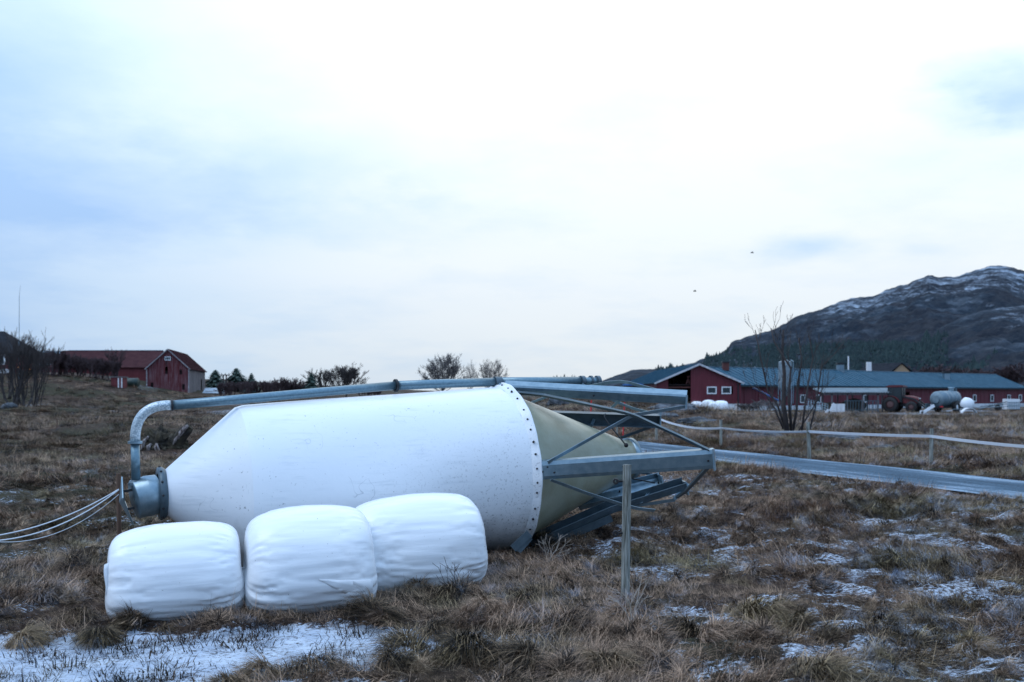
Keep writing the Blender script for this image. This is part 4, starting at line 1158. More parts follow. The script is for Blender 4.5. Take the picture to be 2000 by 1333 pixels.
# --- big red barn on the right
def red_barn():
    up = Vector((0, 0, 1)); y0, y1 = 110.0, 143.0
    xl, xp, xr = 16.0, 20.65, 25.3
    zb, ze, zp = .2, 3.55, 5.5
    root = empty('red_gabled_barn', ((xl + xr) / 2, y0, zb), 'dark red barn with white barge boards, open doorway and two gable windows', 'barn')
    W = xr - xl
    top = lambda s: ze + (zp - ze) * (1 - abs(s - W / 2) / (W / 2))
    holes = [(1.25, 3.75, zb - .1, 9.0)]
    wins = [(6.95 - .28, 6.95 + .72), (8.35 - .05, 8.35 + .95 - .05)]
    ww = [((u0 - 1000) / F * y0 - xl, (u1 - 1000) / F * y0 - xl) for (u0, u1) in ((1380.5, 1399.5), (1409, 1428))]
    z0, z1 = CAM_Z + (HV - 770) / F * y0, CAM_Z + (HV - 755.5) / F * y0
    zf = CAM_Z + (HV - 789) / F * y0
    mb = MB(); clad_wall(mb, (xl, y0, 0), (xl + 1.25, y0, 0), zf, lambda s: top(s), .22, .05, jit=.05); mk('gable_wall', mb, M['red'], root)
    mb = MB(); clad_wall(mb, (xl + 3.75, y0, 0), (xr, y0, 0), zf, lambda s: top(s + 3.75), .22, .05, holes=[(a - 3.75, b - 3.75, z0, z1) for a, b in ww], jit=.05)
    mk('gable_wall', mb, M['red'], root)
    mb = MB(); mb.box(((xl + 3.75 + xr) / 2, y0 + .15, (zf + zb) / 2 - .1), (xr - xl - 3.75, .3, zf - zb + .2)); mk('foundation', mb, M['concrete'], root)
    mb = MB(); clad_wall(mb, (xl, y1, 0), (xl, y0, 0), zf + .0, lambda s: ze - .1, .25, .05, jit=.05); mk('side_wall', mb, M['red'], root)
    mb = MB().box((xl + .14, (y0 + y1) / 2, (zf + zb) / 2 - .1), (.3, y1 - y0, zf - zb + .2)); mk('foundation', mb, M['concrete'], root)
    mb = MB(); clad_wall(mb, (xr, y1, 0), (xl, y1, 0), zb, top, .5, .05); clad_wall(mb, (xr, y0, 0), (xr, y1, 0), zb, lambda s: ze, .5, .05); mk('rear_wall', mb, M['red'], root)
    for a, b in ww: window(root, (xl, y0), (1, 0), a, b, z0, z1, .05, .12)
    mb = MB(); f = .35
    L, Pk, Rr = Vector((xl, 0, ze)), Vector((xp, 0, zp)), Vector((xr, 0, ze))
    dl = (L - Pk).normalized() * .35; dr = (Rr - Pk).normalized() * .3
    for (E, dd) in ((L, dl), (Rr, dr)):
        a = E + dd
        roof_slab(mb, a + Vector((0, y0 - f, .02)), a + Vector((0, y1 + f, .02)), Pk + Vector((0, y1 + f, .02)), Pk + Vector((0, y0 - f, .02)), .12, 46, .05)
    mk('roof', mb, M['slate'], root)
    for (E, dd) in ((L, dl), (Rr, dr)):
        mb = MB().bar(E + dd + Vector((0, y0 - f - .04, .02)), Pk + Vector((0, y0 - f - .04, .06)), .06, .20, side=(0, 1, 0)); mk('barge_board', mb, M['trimwhite'], root)
    # dark hayloft opening: floor beam, posts and hanging trusses inside
    mb = MB().box((xl + 2.5, y0 + 9, zb + 1.3), (4.4, .1, 2.5)); mb.box((xl + 4.4, y0 + 4.5, 2.2), (.1, 9, 4)); mb.box((xl + .5, y0 + 4.5, 2.0), (.1, 9, 3.6)); mk('inner_wall', mb, M['inside'], root)
    mb = MB().box((xl + 2.5, y0 + 4.2, 3.3), (3.8, 7.5, .12)); mk('loft_floor', mb, M['inside'], root)
    mb = MB(); mb.bar((xl + 3.3, y0 + .4, 3.4), (xl + 3.65, y0 + .4, 4.3), .12, .12); mb.bar((xl + 3.7, y0 + .4, 3.4), (xl + 3.45, y0 + .4, 4.3), .12, .12); mk('roof_brace', mb, M['timber'], root)
    mb = MB().box((xl + 2.5, y0 + .2, 3.02), (2.5, .14, .14)); mk('door_lintel', mb, M['timber'], root)
    # brick chimney on the right slope
    x, y = (1417 - 1000) / F * 116, 116.0
    e_ = MB().box((x, y, CAM_Z + (HV - 716) / F * y), (.7, .7, .95)); c = mk('chimney', e_, M['timber'], root)
    ORG[c.name] = ORG[root.name]; mk('cowl', MB().box((x, y, CAM_Z + (HV - 707.6) / F * y), (.85, .85, .12)), M['bolt'], c)
    mk('downpipe', MB().tube([(xr - .35, y0 - .12, ze - .1), (xr - .35, y0 - .12, zf - .6)], .06, 6), M['bolt'], root)
red_barn()

def long_barn():
    up = Vector((0, 0, 1)); A = Vector((25.0, 111.5, 0)); B = Vector((78.2, 152.0, 0)); d = (B - A).normalized(); L = (B - A).length
    nn = Vector((-d.y, d.x, 0)); hw = 4.6
    zb, ze, zp = .1, 3.25, 5.35
    root = empty('long_cow_barn', ((A + B) / 2).to_tuple()[:2] + (zb,), 'very long dark red barn with blue-grey roof stretching to the right edge', 'barn')
    wins = []
    for u in (1567, 1598, 1690, 1738, 1836, 1903, 1937, 1970, 1992):
        s_ = (u - 1000) / F; t = (s_ * A.y - A.x) / (d.x - s_ * d.y); wins.append(t)
    holes = []
    for t in wins:
        w = .95; holes.append((t - w / 2, t + w / 2, 1.25, 2.2))
    holes.append((33.5, 35.2, zb, 2.6))
    mb = MB(); clad_wall(mb, A, B, .9, lambda s: ze + .1, .25, .05, holes=holes, jit=.05); mk('front_wall', mb, M['red'], root)
    mb = MB(); c = (A + B) / 2 + nn * .1; mb.box((c.x, c.y, .45), (L, .3, .95), Matrix.Rotation(math.atan2(d.y, d.x), 3, 'Z')); mk('foundation', mb, M['concrete'], root)
    mb = MB(); clad_wall(mb, B, B + nn * 2 * hw, zb, lambda s: ze + (zp - ze) * (1 - abs(s - hw) / hw), .3, .05); clad_wall(mb, B + nn * 2 * hw, A + nn * 2 * hw, zb, lambda s: ze, .8, .05); mk('rear_wall', mb, M['red'], root)
    for t in wins: window(root, A, d, t - .48, t + .48, 1.22, 2.22, .05, .11)
    A2 = A - d * 4.5
    split = 33.2
    def sec(s0, s1, lift, name_):
        mb = MB(); o = -nn * .45
        q = [A2 + d * s0 + o + up * (ze - .05 + lift), A2 + d * s1 + o + up * (ze - .05 + lift), A2 + d * s1 + nn * hw + up * (zp + lift), A2 + d * s0 + nn * hw + up * (zp + lift)]
        n = int((s1 - s0) / .9)
        roof_slab(mb, *q, .12, n, .07)
        q2 = [A2 + d * s0 - o + nn * 2 * hw + up * (ze - .05 + lift), A2 + d * s1 - o + nn * 2 * hw + up * (ze - .05 + lift), q[2], q[3]]
        roof_slab(mb, *q2, .12)
        mk('roof', mb, M['slate'], root)
        mk('ridge_cap', MB().bar(A2 + d * s0 + nn * hw + up * (zp + lift + .13), A2 + d * s1 + nn * hw + up * (zp + lift + .13), .4, .06), M['galv'], root)
        mk('gutter', MB().bar(A2 + d * s0 + o * 1.2 + up * (ze - .12 + lift), A2 + d * s1 + o * 1.2 + up * (ze - .12 + lift), .12, .12), M['bolt'], root)
    sec(4.3, 4.5 + 29.5, 0.0, 'a'); sec(4.5 + 29.5, L + 4.5 + .4, -.06, 'b')
    # white barge board where the roof starts beside the gable
    e0 = A2 + d * 4.2
    mk('barge_board', MB().bar(e0 - nn * .5 + up * (ze - .1), e0 + nn * 1.2 + up * (ze + .75), .08, .22, side=d), M['whitepaint'], root)
    # roof vents
    def at_roof(u, dep_extra, zlift):
        s_ = (u - 1000) / F; Q = A + nn * dep_extra; t = (s_ * Q.y - Q.x) / (d.x - s_ * d.y); return Q + d * t + up * zlift
    q = at_roof(1641, hw * .92, 5.0)
    v = mk('roof_vent', MB().tube([q, q + up * 1.1], .5, 12), M['tank'], root); ORG[v.name] = ORG[root.name]
    mk('vent_cap', MB().box(q + up * 1.28, (.9, .5, .25)), M['bolt'], v)
    q = at_roof(1848, hw * .5, 4.2)
    v = mk('roof_vent', MB().box(q + up * .5, (.75, .75, 1.1)), M['galv'], root); ORG[v.name] = ORG[root.name]
    mk('vent_cap', MB().box(q + up * 1.2, (1.0, .9, .28)), M['bolt'], v)
    return A, d, nn
LB_A, LB_D, LB_N = long_barn()

def farm_yard():
    up = Vector((0, 0, 1))
    # thin white pole and square chimney seen over the ridge, beige house behind
    d = 175
    q = P(1657, 722, d); zg = ter_z(q.x, d)
    o = mk('flag_pole', MB().tube([(q.x, d, zg), (q.x, d, CAM_Z + (HV - 696) / F * d)], .13, 8), M['whitepaint']); tag(o, 'thin white pole rising behind the blue-grey barn roof', 'pole')
    d = 190; x0, x1 = (1705 - 1000) / F * d, (1782 - 1000) / F * d; zg = ter_z((x0 + x1) / 2, d)
    ze = CAM_Z + (HV - 727) / F * d; zp = CAM_Z + (HV - 711) / F * d
    r = empty('beige_house', ((x0 + x1) / 2, d, zg - .3), 'beige gabled house with dark roof peeping over the long barn', 'house')
    xg0 = (1744 - 1000) / F * d; xg1 = (1778 - 1000) / F * d
    mb = MB(); clad_wall(mb, (xg0, d, 0), (xg1, d, 0), zg - .3, lambda s: ze + (zp - ze) * (1 - abs(s - (xg1 - xg0) / 2) / ((xg1 - xg0) / 2)), .3, .05); mk('gable_wall', mb, M['beige'], r)
    xm = (xg0 + xg1) / 2
    mb = MB(); roof_slab(mb, (xg0 - 4.5, d + 6, ze + .1), (xg0 - .4, d - .3, ze), (xm, d - .3, zp + .1), (xm - 4.2, d + 6, zp + .1), .15)
    roof_slab(mb, (xg1 + .4, d - .3, ze), (xg1 + .4 - 4, d + 6, ze), (xm - 4.2, d + 6, zp + .1), (xm, d - .3, zp + .1), .15); mk('roof', mb, M['darkroof'], r)
    mb = MB(); clad_wall(mb, (xg1, d, 0), (xg1, d + 6, 0), zg - .3, lambda s: ze, .5, .05); clad_wall(mb, (xg0 - 4, d + 6, 0), (xg0, d, 0), zg - .3, lambda s: ze, .5, .05); mk('side_wall', mb, M['beige'], r)
    q = P(1697, 715, d - 5); c = mk('chimney', MB().box((q.x, q.y, q.z - .6), (.75, .75, 2.6)), M['whitepaint'], r)
    # upright grey feed silo against the barn
    d = 108.5; cx = (1533 - 1000) / F * d; zg = g(cx, d); rr_ = 12.5 / F * d
    zt = CAM_Z + (HV - 708) / F * d; zc_ = CAM_Z + (HV - 757) / F * d; zl = CAM_Z + (HV - 775) / F * d
    r = empty('upright_feed_silo', (cx, d, zg), 'upright grey steel feed silo standing on legs against the long barn', 'feed silo')
    M['silogrey'] = mat('pale_zinc_silo_sheet', (0.17, 0.22, 0.25), (0.25, 0.31, 0.35), 2, 0.6, 0.0)
    mk('tank', MB().lathe((cx, d, zc_), (0, 0, 1), [(0, rr_)] + [(k * (zt - zc_) / 6 + e_, rr_ * (1.02 if e_ else 1)) for k in range(1, 6) for e_ in (0, .03, .06)] + [(zt - zc_, rr_)], 24), M['silogrey'], r, True)
    mk('lid', MB().lathe((cx, d, zt), (0, 0, 1), [(0, rr_ * 1.03), (.25, rr_ * .4), (.3, .01)], 24), M['silogrey'], r)
    mk('hopper', MB().lathe((cx, d, zl), (0, 0, 1), [(0, .15), (zc_ - zl, rr_)], 24), M['silogrey'], r, True)
    for (sx, sy) in ((-1, -1), (1, -1), (-1, 1), (1, 1)):
        mk('leg', MB().tube([(cx + sx * rr_ * .8, d + sy * rr_ * .8, zg - .1), (cx + sx * rr_ * .8, d + sy * rr_ * .8, zc_ + .6)], .05, 6), M['galv'], r)
    mk('fill_pipe', MB().tube([(cx + rr_ + .12, d - .3, zg + .9), (cx + rr_ + .12, d - .3, zt + .1), (cx + rr_ - .1, d - .1, zt + .25)], .05, 8), M['galv'], r)
    # blue auger tube
    a, b = P(1471, 758, 107), P(1521, 783, 107.5)
    r = empty('feed_auger', (a.x, a.y, 1.5), 'long blue auger tube leaning from the red wall towards the upright silo', 'auger')
    mk('tube', MB().tube([a, b], .09, 8), M['bluepaint'], r)
    mk('stand', MB().bar(b + Vector((-.1, 0, 0)), (b.x - .1, b.y, g(b.x, b.y) - .05), .08, .08), M['galv'], r)
    # open shelter with corrugated roof
    d = 106; x0, x1 = (1600 - 1000) / F * d, (1748 - 1000) / F * d; zg = g((x0 + x1) / 2, d)
    r = empty('feed_shelter', ((x0 + x1) / 2, d, zg), 'open timber shelter with pale corrugated roof beside the tractor', 'shelter')
    zt = CAM_Z + (HV - 766.5) / F * d
    mb = MB(); n = 30
    for k in range(n):
        xa = x0 + (x1 - x0) * k / n; xm = xa + (x1 - x0) / n / 2; xb = xa + (x1 - x0) / n
        for (p, q, za, zb_) in ((xa, xm, 0, .17), (xm, xb, .17, 0)):
            mb.add([(p, d - 1.6, zt - .10 + za), (q, d - 1.6, zt - .10 + zb_), (q, d + 2.2, zt + .35 + zb_), (p, d + 2.2, zt + .35 + za),
                    (p, d - 1.6, zt - .12 + za), (q, d - 1.6, zt - .12 + zb_), (q, d + 2.2, zt + .33 + zb_), (p, d + 2.2, zt + .33 + za)], [(0, 1, 2, 3), (7, 6, 5, 4), (0, 4, 5, 1), (2, 6, 7, 3)])
    mk('roof', mb, M['shelterroof'], r)
    for k in range(5):
        x = x0 + (x1 - x0) * (.12 + .2 * k)
        mk('post', MB().box((x, d - 1.2, (zg + zt) / 2 - .1), (.14, .14, zt - zg)), M['greywood'], r)
        mk('post', MB().box((x, d + 1.9, (zg + zt) / 2), (.14, .14, zt - zg + .3)), M['greywood'], r)
    mk('beam', MB().box(((x0 + x1) / 2, d - 1.2, zt - .2), (x1 - x0 - .3, .14, .2)), M['greywood'], r)
    # feed barrier under it
    for i, (u0, u1) in enumerate(((1650, 1676), (1677, 1704), (1705, 1716))):
        xa, xb = (u0 - 1000) / F * (d - 2), (u1 - 1000) / F * (d - 2)
        rb = empty('feed_barrier', ((xa + xb) / 2, d - 2, zg), ['barred feed barrier left of centre under the shelter', 'barred feed barrier at centre under the shelter', 'short barred feed barrier nearest the tractor'][i], 'feed barrier', 'feed barriers before the shelter')
        mk('rail', MB().bar((xa, d - 2, zg + 1.15), (xb, d - 2, zg + 1.15), .07, .07), M['galv_dark'], rb); mk('rail', MB().bar((xa, d - 2, zg + .2), (xb, d - 2, zg + .2), .07, .07), M['galv_dark'], rb)
        k = 0
        while xa + k * .28 <= xb:
            mk('rod', MB().bar((xa + k * .28, d - 2, zg - .05), (xa + k * .28 + .04, d - 2, zg + 1.15), .05, .05), M['galv_dark'], rb); k += 1
    for (u, w, lb) in ((1668, 1.3, 'dark old hay bale, larger one under the corrugated shelter'), (1622, .95, 'dark old hay bale at the left end under the shelter')):
        x = (u - 1000) / F * (d + .3); zz = g(x, d)
        o = mk('hay_bale', MB().blob((x, d + .4, zz + w * .5), w * .8, int(u), .15, 18, 12, (1.3, .8, .72)), M['haydark'], smooth=True); tag(o, lb, 'hay bale', 'old hay bales under the shelter')
    # tilted gate, crates and scraps
    d = 100; q = P(1598, 793, d); zg = g(q.x, d)
    r = empty('leaning_gate', (q.x, d, zg), 'pale barred gate panel lying tilted left of the shelter', 'gate')
    a, b = P(1574, 779, d), P(1617, 790, d + .3); dn = Vector((-.15, -.3, -.95)) * .95
    for t in (0, .25, .5, .75, 1): mk('rail', MB().bar(a + dn * t, b + dn * t, .06, .05), M['galv'], r)
    for t in np.linspace(0, 1, 9): q_ = a.lerp(b, float(t)); mk('bar', MB().bar(q_, q_ + dn, .05, .05), M['galv'], r)
    mk('prop', MB().bar(a + dn * .5, (a.x - .2, a.y + .5, zg - .1), .08, .08), M['brownpost'], r)
    d = 102; q = P(1637, 797, d); zg = g(q.x, d)
    r = empty('white_pen', (q.x, d, zg), 'small white panelled box standing left of the feed barriers', 'box')
    for k in range(3): mk('panel', MB().box((q.x - .42 + .42 * k, d, zg + .42), (.38, .5, .86)), M['whitepaint'], r)
    for (u, v, w, h, an, lb) in ((1624, 794, .22, 1.1, .5, 'white sheet scrap leaning near the tilted gate'), (1617, 810, .6, .4, .9, 'triangular white scrap lying in front of the yard'),
                                 (1812, 804, .28, 1.5, 1.0, 'pale bent board lying before the slurry tanker'), (1800, 811, .3, .3, .2, 'small white scrap beside the bent board')):
        q = P(u, v, 96); zz = g(q.x, 96); rot = Matrix.Rotation(an, 3, 'Y')
        o = mk('scrap_sheet', MB().box((q.x, 96, zz + .02 + abs(math.cos(an)) * h / 2), (w, .06, h), rot), M['plasticwhite']); tag(o, lb, 'scrap')
    q = P(1672, 816, 92); o = mk('black_tub', MB().blob((q.x, 92, g(q.x, 92) + .12), .42, 3, .1, 12, 8, (1, 1, .6)), M['black'], smooth=True); tag(o, 'small black tub upturned on the snowy yard', 'tub')
    # white half hoop (mudguard)
    d = 97; c = P(1892, 803, d); zg = g(c.x, d); mb = MB(); pts = []
    for k in range(15):
        an = R(12 + 156 * k / 14); pts.append(Vector((c.x - math.cos(an) * .72, d, zg - .12 + math.sin(an) * .62)))
    mb.sweep(pts, [(-.28, -.02), (.28, -.02), (.28, .02), (-.28, .02)], (0, 1, 0)); o = mk('white_hoop', mb, M['plasticwhite']); tag(o, 'white curved mudguard arch lying below the slurry tanker', 'mudguard')
    # white bag and caged tank
    d = 112; q = P(1889, 791, d); zg = g(q.x, d); o = mk('white_sack', MB().blob((q.x, d, zg + .7), .78, 6, .1, 16, 12, (1, .8, .95)), M['plasticwhite'], smooth=True); tag(o, 'big rounded white sack right of the slurry tanker', 'sack')
    d = 114; q = P(1975, 793, d); zg = g(q.x, d); r = empty('caged_tank', (q.x, d, zg), 'white plastic tank in a pale cage near the right edge', 'tank')
    mk('bladder', MB().box((q.x, d, zg + .75), (1.45, 1.1, 1.2)), M['plasticwhite'], r)
    mk('pallet', MB().box((q.x, d, zg + .07), (1.5, 1.2, .14)), M['brownpost'], r)
    for k in range(8): mk('cage_bar', MB().box((q.x - .7 + .2 * k, d - .58, zg + .55), (.05, .04, .85)), M['galv'], r)
    for z in (.2, .6, .98): mk('cage_rail', MB().box((q.x, d - .61, zg + z), (1.5, .04, .05)), M['galv'], r)
    # long drawbar implement between sack and caged tank
    a, b = P(1912, 799, 108), P(1966, 788, 111); za = g(a.x, a.y)
    r = empty('hay_rake', (a.x + 1.5, a.y, za), 'low tined hay rake lying between the sack and the caged tank', 'hay rake')
    mk('drawbar', MB().bar((a.x, a.y, za + .15), (b.x, b.y, za + .95), .1, .1), M['galv_dark'], r)
    mk('drawbar', MB().bar((a.x + .2, a.y, za + .45), (b.x, b.y, za + .7), .08, .08), M['galv_dark'], r)
    for k in range(9):
        t = .35 + .06 * k; x = a.x + (b.x - a.x) * t; y = a.y + (b.y - a.y) * t
        mk('tine', MB().bar((x, y, za + .8), (x + .15, y - .3, za - .03), .04, .04), M['galv_dark'], r)
    w = MB().lathe((a.x + 1.9, a.y - .4, za + .32), (0, 1, 0), [(0, .01), (0, .3), (.04, .34), (.16, .34), (.2, .3), (.2, .01)], 18); mk('wheel', w, M['black'], r, True)
    # iron rod and cable on the grass
    a, b = P(1860, 799, 99), P(2010, 792, 112); o = mk('fallen_rail', MB().bar((a.x, a.y, g(a.x, a.y) + .35), (b.x, b.y, g(b.x, b.y) + .7), .05, .06), M['galv'])
    tag(o, 'long thin pale rail running right across the machinery yard', 'rail')
farm_yard()

def wheel(parent, c, r, w, axis=(0, 1, 0), hub='redpaint'):
    c = Vector(c); ax = Vector(axis)
    wl_ = mk('wheel', MB().lathe(c - ax * w / 2, ax, [(0, r * .55), (0, r * .9), (w * .12, r), (w * .88, r), (w, r * .9), (w, r * .55)], 26), M['black'], parent, True, local=True)
    ORG[wl_.name] = Vector((0, 0, 0))
    mk('rim', MB().lathe(c - ax * w * .35, ax, [(0, .01), (0, r * .3), (w * .1, r * .56), (w * .6, r * .56), (w * .7, r * .3), (w * .7, .01)], 20), M[hub], wl_, True, local=True)
    t = MB(); n = 20
    for k in range(n):
        an = 2 * math.pi * k / n
        t.box(c + Vector((math.cos(an) * r, 0, math.sin(an) * r)), (.07, w * .9, .06), Matrix.Rotation(-an, 3, 'Y') @ Matrix.Rotation(.35, 3, 'Z'))
    o = mk('tread', t, M['black'], wl_, local=True); o['kind'] = 'stuff'
    return wl_

def tractor(loc, rz, label, paint, loader=True):
    r = empty('tractor', loc, label, 'tractor', rz=rz); ORG[r.name] = Vector((0, 0, 0))
    # x forward
    hood = MB()
    sec = lambda x, w, z0, z1, c: [Vector((x, -w, z0)), Vector((x, w, z0)), Vector((x, w, z1 - c)), Vector((x, w - c, z1)), Vector((x, -w + c, z1)), Vector((x, -w, z1 - c))]
    rings = [sec(.35, .42, .95, 1.78, .12), sec(1.2, .40, .95, 1.70, .12), sec(1.75, .36, .92, 1.58, .14), sec(1.95, .28, .95, 1.42, .14)]
    o_ = 0
    for k in range(3):
        o_ = len(hood.v)
        hood.v += [tuple(p) for p in rings[k] + rings[k + 1]]
        for i in range(6): hood.f.append((o_ + i, o_ + (i + 1) % 6, o_ + 6 + (i + 1) % 6, o_ + 6 + i))
    hood.add(rings[3], [(0, 1, 2, 3, 4, 5)])
    mk('hood', hood, M[paint], r, local=True)
    mk('chassis', MB().box((.6, 0, .8), (2.9, .5, .4)).box((-.7, 0, .95), (1.0, .8, .6)), M['bolt'], r, local=True)
    mk('grille', MB().box((1.965, 0, 1.2), (.04, .44, .42)), M['black'], r, local=True)
    for s in (-.2, .2): mk('headlight', MB().box((1.99, s, 1.44), (.04, .14, .09)), M['plasticwhite'], r, local=True)
    # cab
    cab = MB()
    for (x, y) in ((.35, .6), (.35, -.6), (-.55, .7), (-.55, -.7), (-1.05, .7), (-1.05, -.7)):
        cab.bar((x, y, 1.05), (x - .05 * (x > 0), y * .93, 2.62), .07, .07, side=(1, 0, 0))
    cab.box((-.35, 0, 1.08), (1.5, 1.4, .12))
    c = mk('cab', cab, M['bolt'], r, local=True); ORG[c.name] = Vector((0, 0, 0))
    mk('pane', MB().box((.33, 0, 1.85), (.02, 1.1, 1.4)), M['glass'], c, local=True)
    for s in (-.66, .66): mk('pane', MB().box((-.35, s, 1.85), (1.3, .02, 1.4)), M['glass'], c, local=True)
    mk('pane', MB().box((-1.05, 0, 1.95), (.02, 1.2, 1.2)), M['glass'], c, local=True)
    rf = MB().box((-.35, 0, 2.69), (1.7, 1.5, .14)); rf.box((-.35, 0, 2.79), (1.4, 1.2, .08)); mk('cab_roof', rf, M[paint], r, local=True)
    for s in (-1, 1):
        f = MB(); pts = [Vector((-.75 + math.cos(R(a)) * .95, s * .85, .8 + math.sin(R(a)) * .9)) for a in range(15, 150, 15)]
        f.sweep(pts, [(-.22, -.02), (.22, -.02), (.22, .02), (-.22, .02)], (0, 1, 0)); mk('fender', f, M[paint], r, local=True)
        wheel(r, (-.75, s * .85, .8), .8, .45, hub=('rimred' if paint == 'redpaint' else 'plasticwhite')); wheel(r, (1.35, s * .78, .56), .56, .34, hub=('rimred' if paint == 'redpaint' else 'plasticwhite'))
    mk('exhaust', MB().tube([(.5, -.5, 1.5), (.5, -.5, 2.55)], .05, 8), M['bolt'], r, local=True)
    if loader:
        for s in (-.55, .55):
            mk('loader_arm', MB().bar((.1, s, 1.75), (1.6, s, 1.35), .1, .16).bar((1.6, s, 1.35), (2.65, s, .5), .1, .16), M['bolt'], r, local=True)
        mk('front_fork', MB().box((2.75, 0, .6), (.1, 1.5, .7)).box((3.1, -.5, .3), (.8, .08, .08)).box((3.1, .5, .3), (.8, .08, .08)), M['galv_dark'], r, local=True)
    return r
q = P(1762, 803, 104); tractor((q.x, 104.5, g(q.x, 104.5)), R(-38), 'red tractor with a front loader parked between shelter and slurry tanker', 'redpaint')
q = P(1238, 800, 104); tractor((q.x, 102, g(q.x, 102)), R(15), 'bright blue tractor half hidden behind the silo legs', 'bluepaint', False)

def tanker():
    d = 104.0; q = P(1846, 803, d); zg = g(q.x, d)
    r = empty('slurry_tanker', (q.x, d, zg), 'grey cylindrical slurry tanker on wheels in the machinery yard', 'tanker', rz=R(40)); ORG[r.name] = Vector((0, 0, 0))
    R_ = .82
    prof = [(0, .01), (0, R_ * .35), (.03, R_ * .55), (.14, R_ * .88), (.25, R_)]
    for k in range(1, 5): prof += [(.25 + k * .75 - .03, R_), (.25 + k * .75, R_ * 1.04), (.25 + k * .75 + .03, R_)]
    prof += [(3.8, R_), (3.95, R_ * .85), (4.05, R_ * .4), (4.06, .01)]
    mk('tank', MB().lathe((-1.9, 0, 1.38), (1, 0, .02), prof, 28), M['tank'], r, True, local=True)
    mk('rear_hatch', MB().lathe((-2.0, 0, 1.38), (1, 0, 0), [(0, .01), (0, .38), (.12, .38)], 20), M['tank'], r, local=True)
    mk('chassis', MB().box((.2, 0, .55), (5.0, .8, .16)), M['bolt'], r, local=True)
    mk('drawbar', MB().bar((2.6, 0, .55), (3.9, 0, .45), .16, .14), M['bolt'], r, local=True)
    for s in (-1, 1): wheel(r, (.35, s * .98, .58), .58, .4, hub='plasticwhite')
    mk('top_hatch', MB().lathe((1.3, 0, 2.15), (0, 0, 1), [(0, .28), (.35, .28), (.4, .33), (.5, .3), (.5, .01)], 16), M['galv'], r, local=True)
    mk('pump', MB().box((1.9, 0, 2.3), (.35, .5, .5)), M['galv_dark'], r, local=True)
    mk('rear_lamp', MB().box((-1.85, -.55, .62), (.06, .3, .12)), M['marker'], r, local=True)
tanker()

# ------------------------------------------------------------------ wrapped bales
def bale_mesh(L, D, H, seed, nu=150, nv=96, wr=1.0, sag=0.36, axis_bulge=.0):
    """rounded drum along local x, squashed on the ground; base at z=0"""
    ph = (np.arange(nv + 1) / nv - .5) * math.pi          # pole to pole
    an = np.arange(nu) / nu * 2 * math.pi
    PH, AN = np.meshgrid(ph, an, indexing='ij')
    sp = lambda v, e: np.sign(v) * np.abs(v) ** e
    X = sp(np.sin(PH), .40) * L / 2
    rad = np.abs(np.cos(PH)) ** .33
    cy = sp(np.cos(AN), .92); cz = sp(np.sin(AN), .92)
    tx = X / (L / 2)
    # wrinkles of the film run along the drum, deeper near its ends and low down
    n1 = fbm(tx * 1.1 + 10 + seed, AN * 5.2 + 50, 100 + seed, 4, .55); n2 = fbm(tx * 2.2 - seed, AN * 11 + 20, 140 + seed, 3, .55)
    wave = np.abs(n1 - .5) * 2
    low = 0.35 + 0.65 * sstep(.35, -.6, cz)
    endf = .45 + .55 * sstep(.35, .95, np.abs(tx))
    disp = -(1 - np.minimum(1, wave * 4)) ** 1.5 * .036 * low * endf * wr + (n2 - .5) * .022 * low * wr + (fbm(tx * .9 + 5, AN * .8 + seed, 160 + seed, 2) - .5) * .07
    n4 = fbm(tx * 2.6 + seed * 3, AN * 17 + 7, 180 + seed, 3, .5)
    disp = disp - np.clip(1 - np.abs(n4 - .5) * 16, 0, 1) * .009 * low * endf * sstep(.40, .55, fbm(tx * 1.5, AN * 1.3, 190 + seed, 2))
    k = rad * (1 + disp * 2.0)
    bulge = 1 + .03 * (1 - tx ** 2)
    Y = cy * k * D / 2 * bulge; Z = cz * k * H / 2 * bulge
    Zm = -H / 2 * (1 - .16)
    Z = np.where(Z < Zm, Zm + (Z - Zm) * .15, Z)
    spread = 1 + .10 * sstep(0.2, -.9, cz)
    Y = Y * spread; X = X * (1 + .06 * sstep(.3, -.9, cz) * np.abs(tx))
    Z = Z - Z.min()
    me = bpy.data.meshes.new('silage_bale')
    co = np.stack([X, Y, Z], -1).reshape(-1, 3)
    idx = np.arange((nv + 1) * nu).reshape(nv + 1, nu)
    a = idx[:-1]; b = idx[1:]
    qd = np.stack([a, np.roll(a, -1, 1), np.roll(b, -1, 1), b], -1).reshape(-1, 4)
    me.from_pydata(co.tolist(), [], qd.tolist()); me.polygons.foreach_set('use_smooth', [True] * len(me.polygons)); me.update()
    me.materials.append(M['film'])
    return me

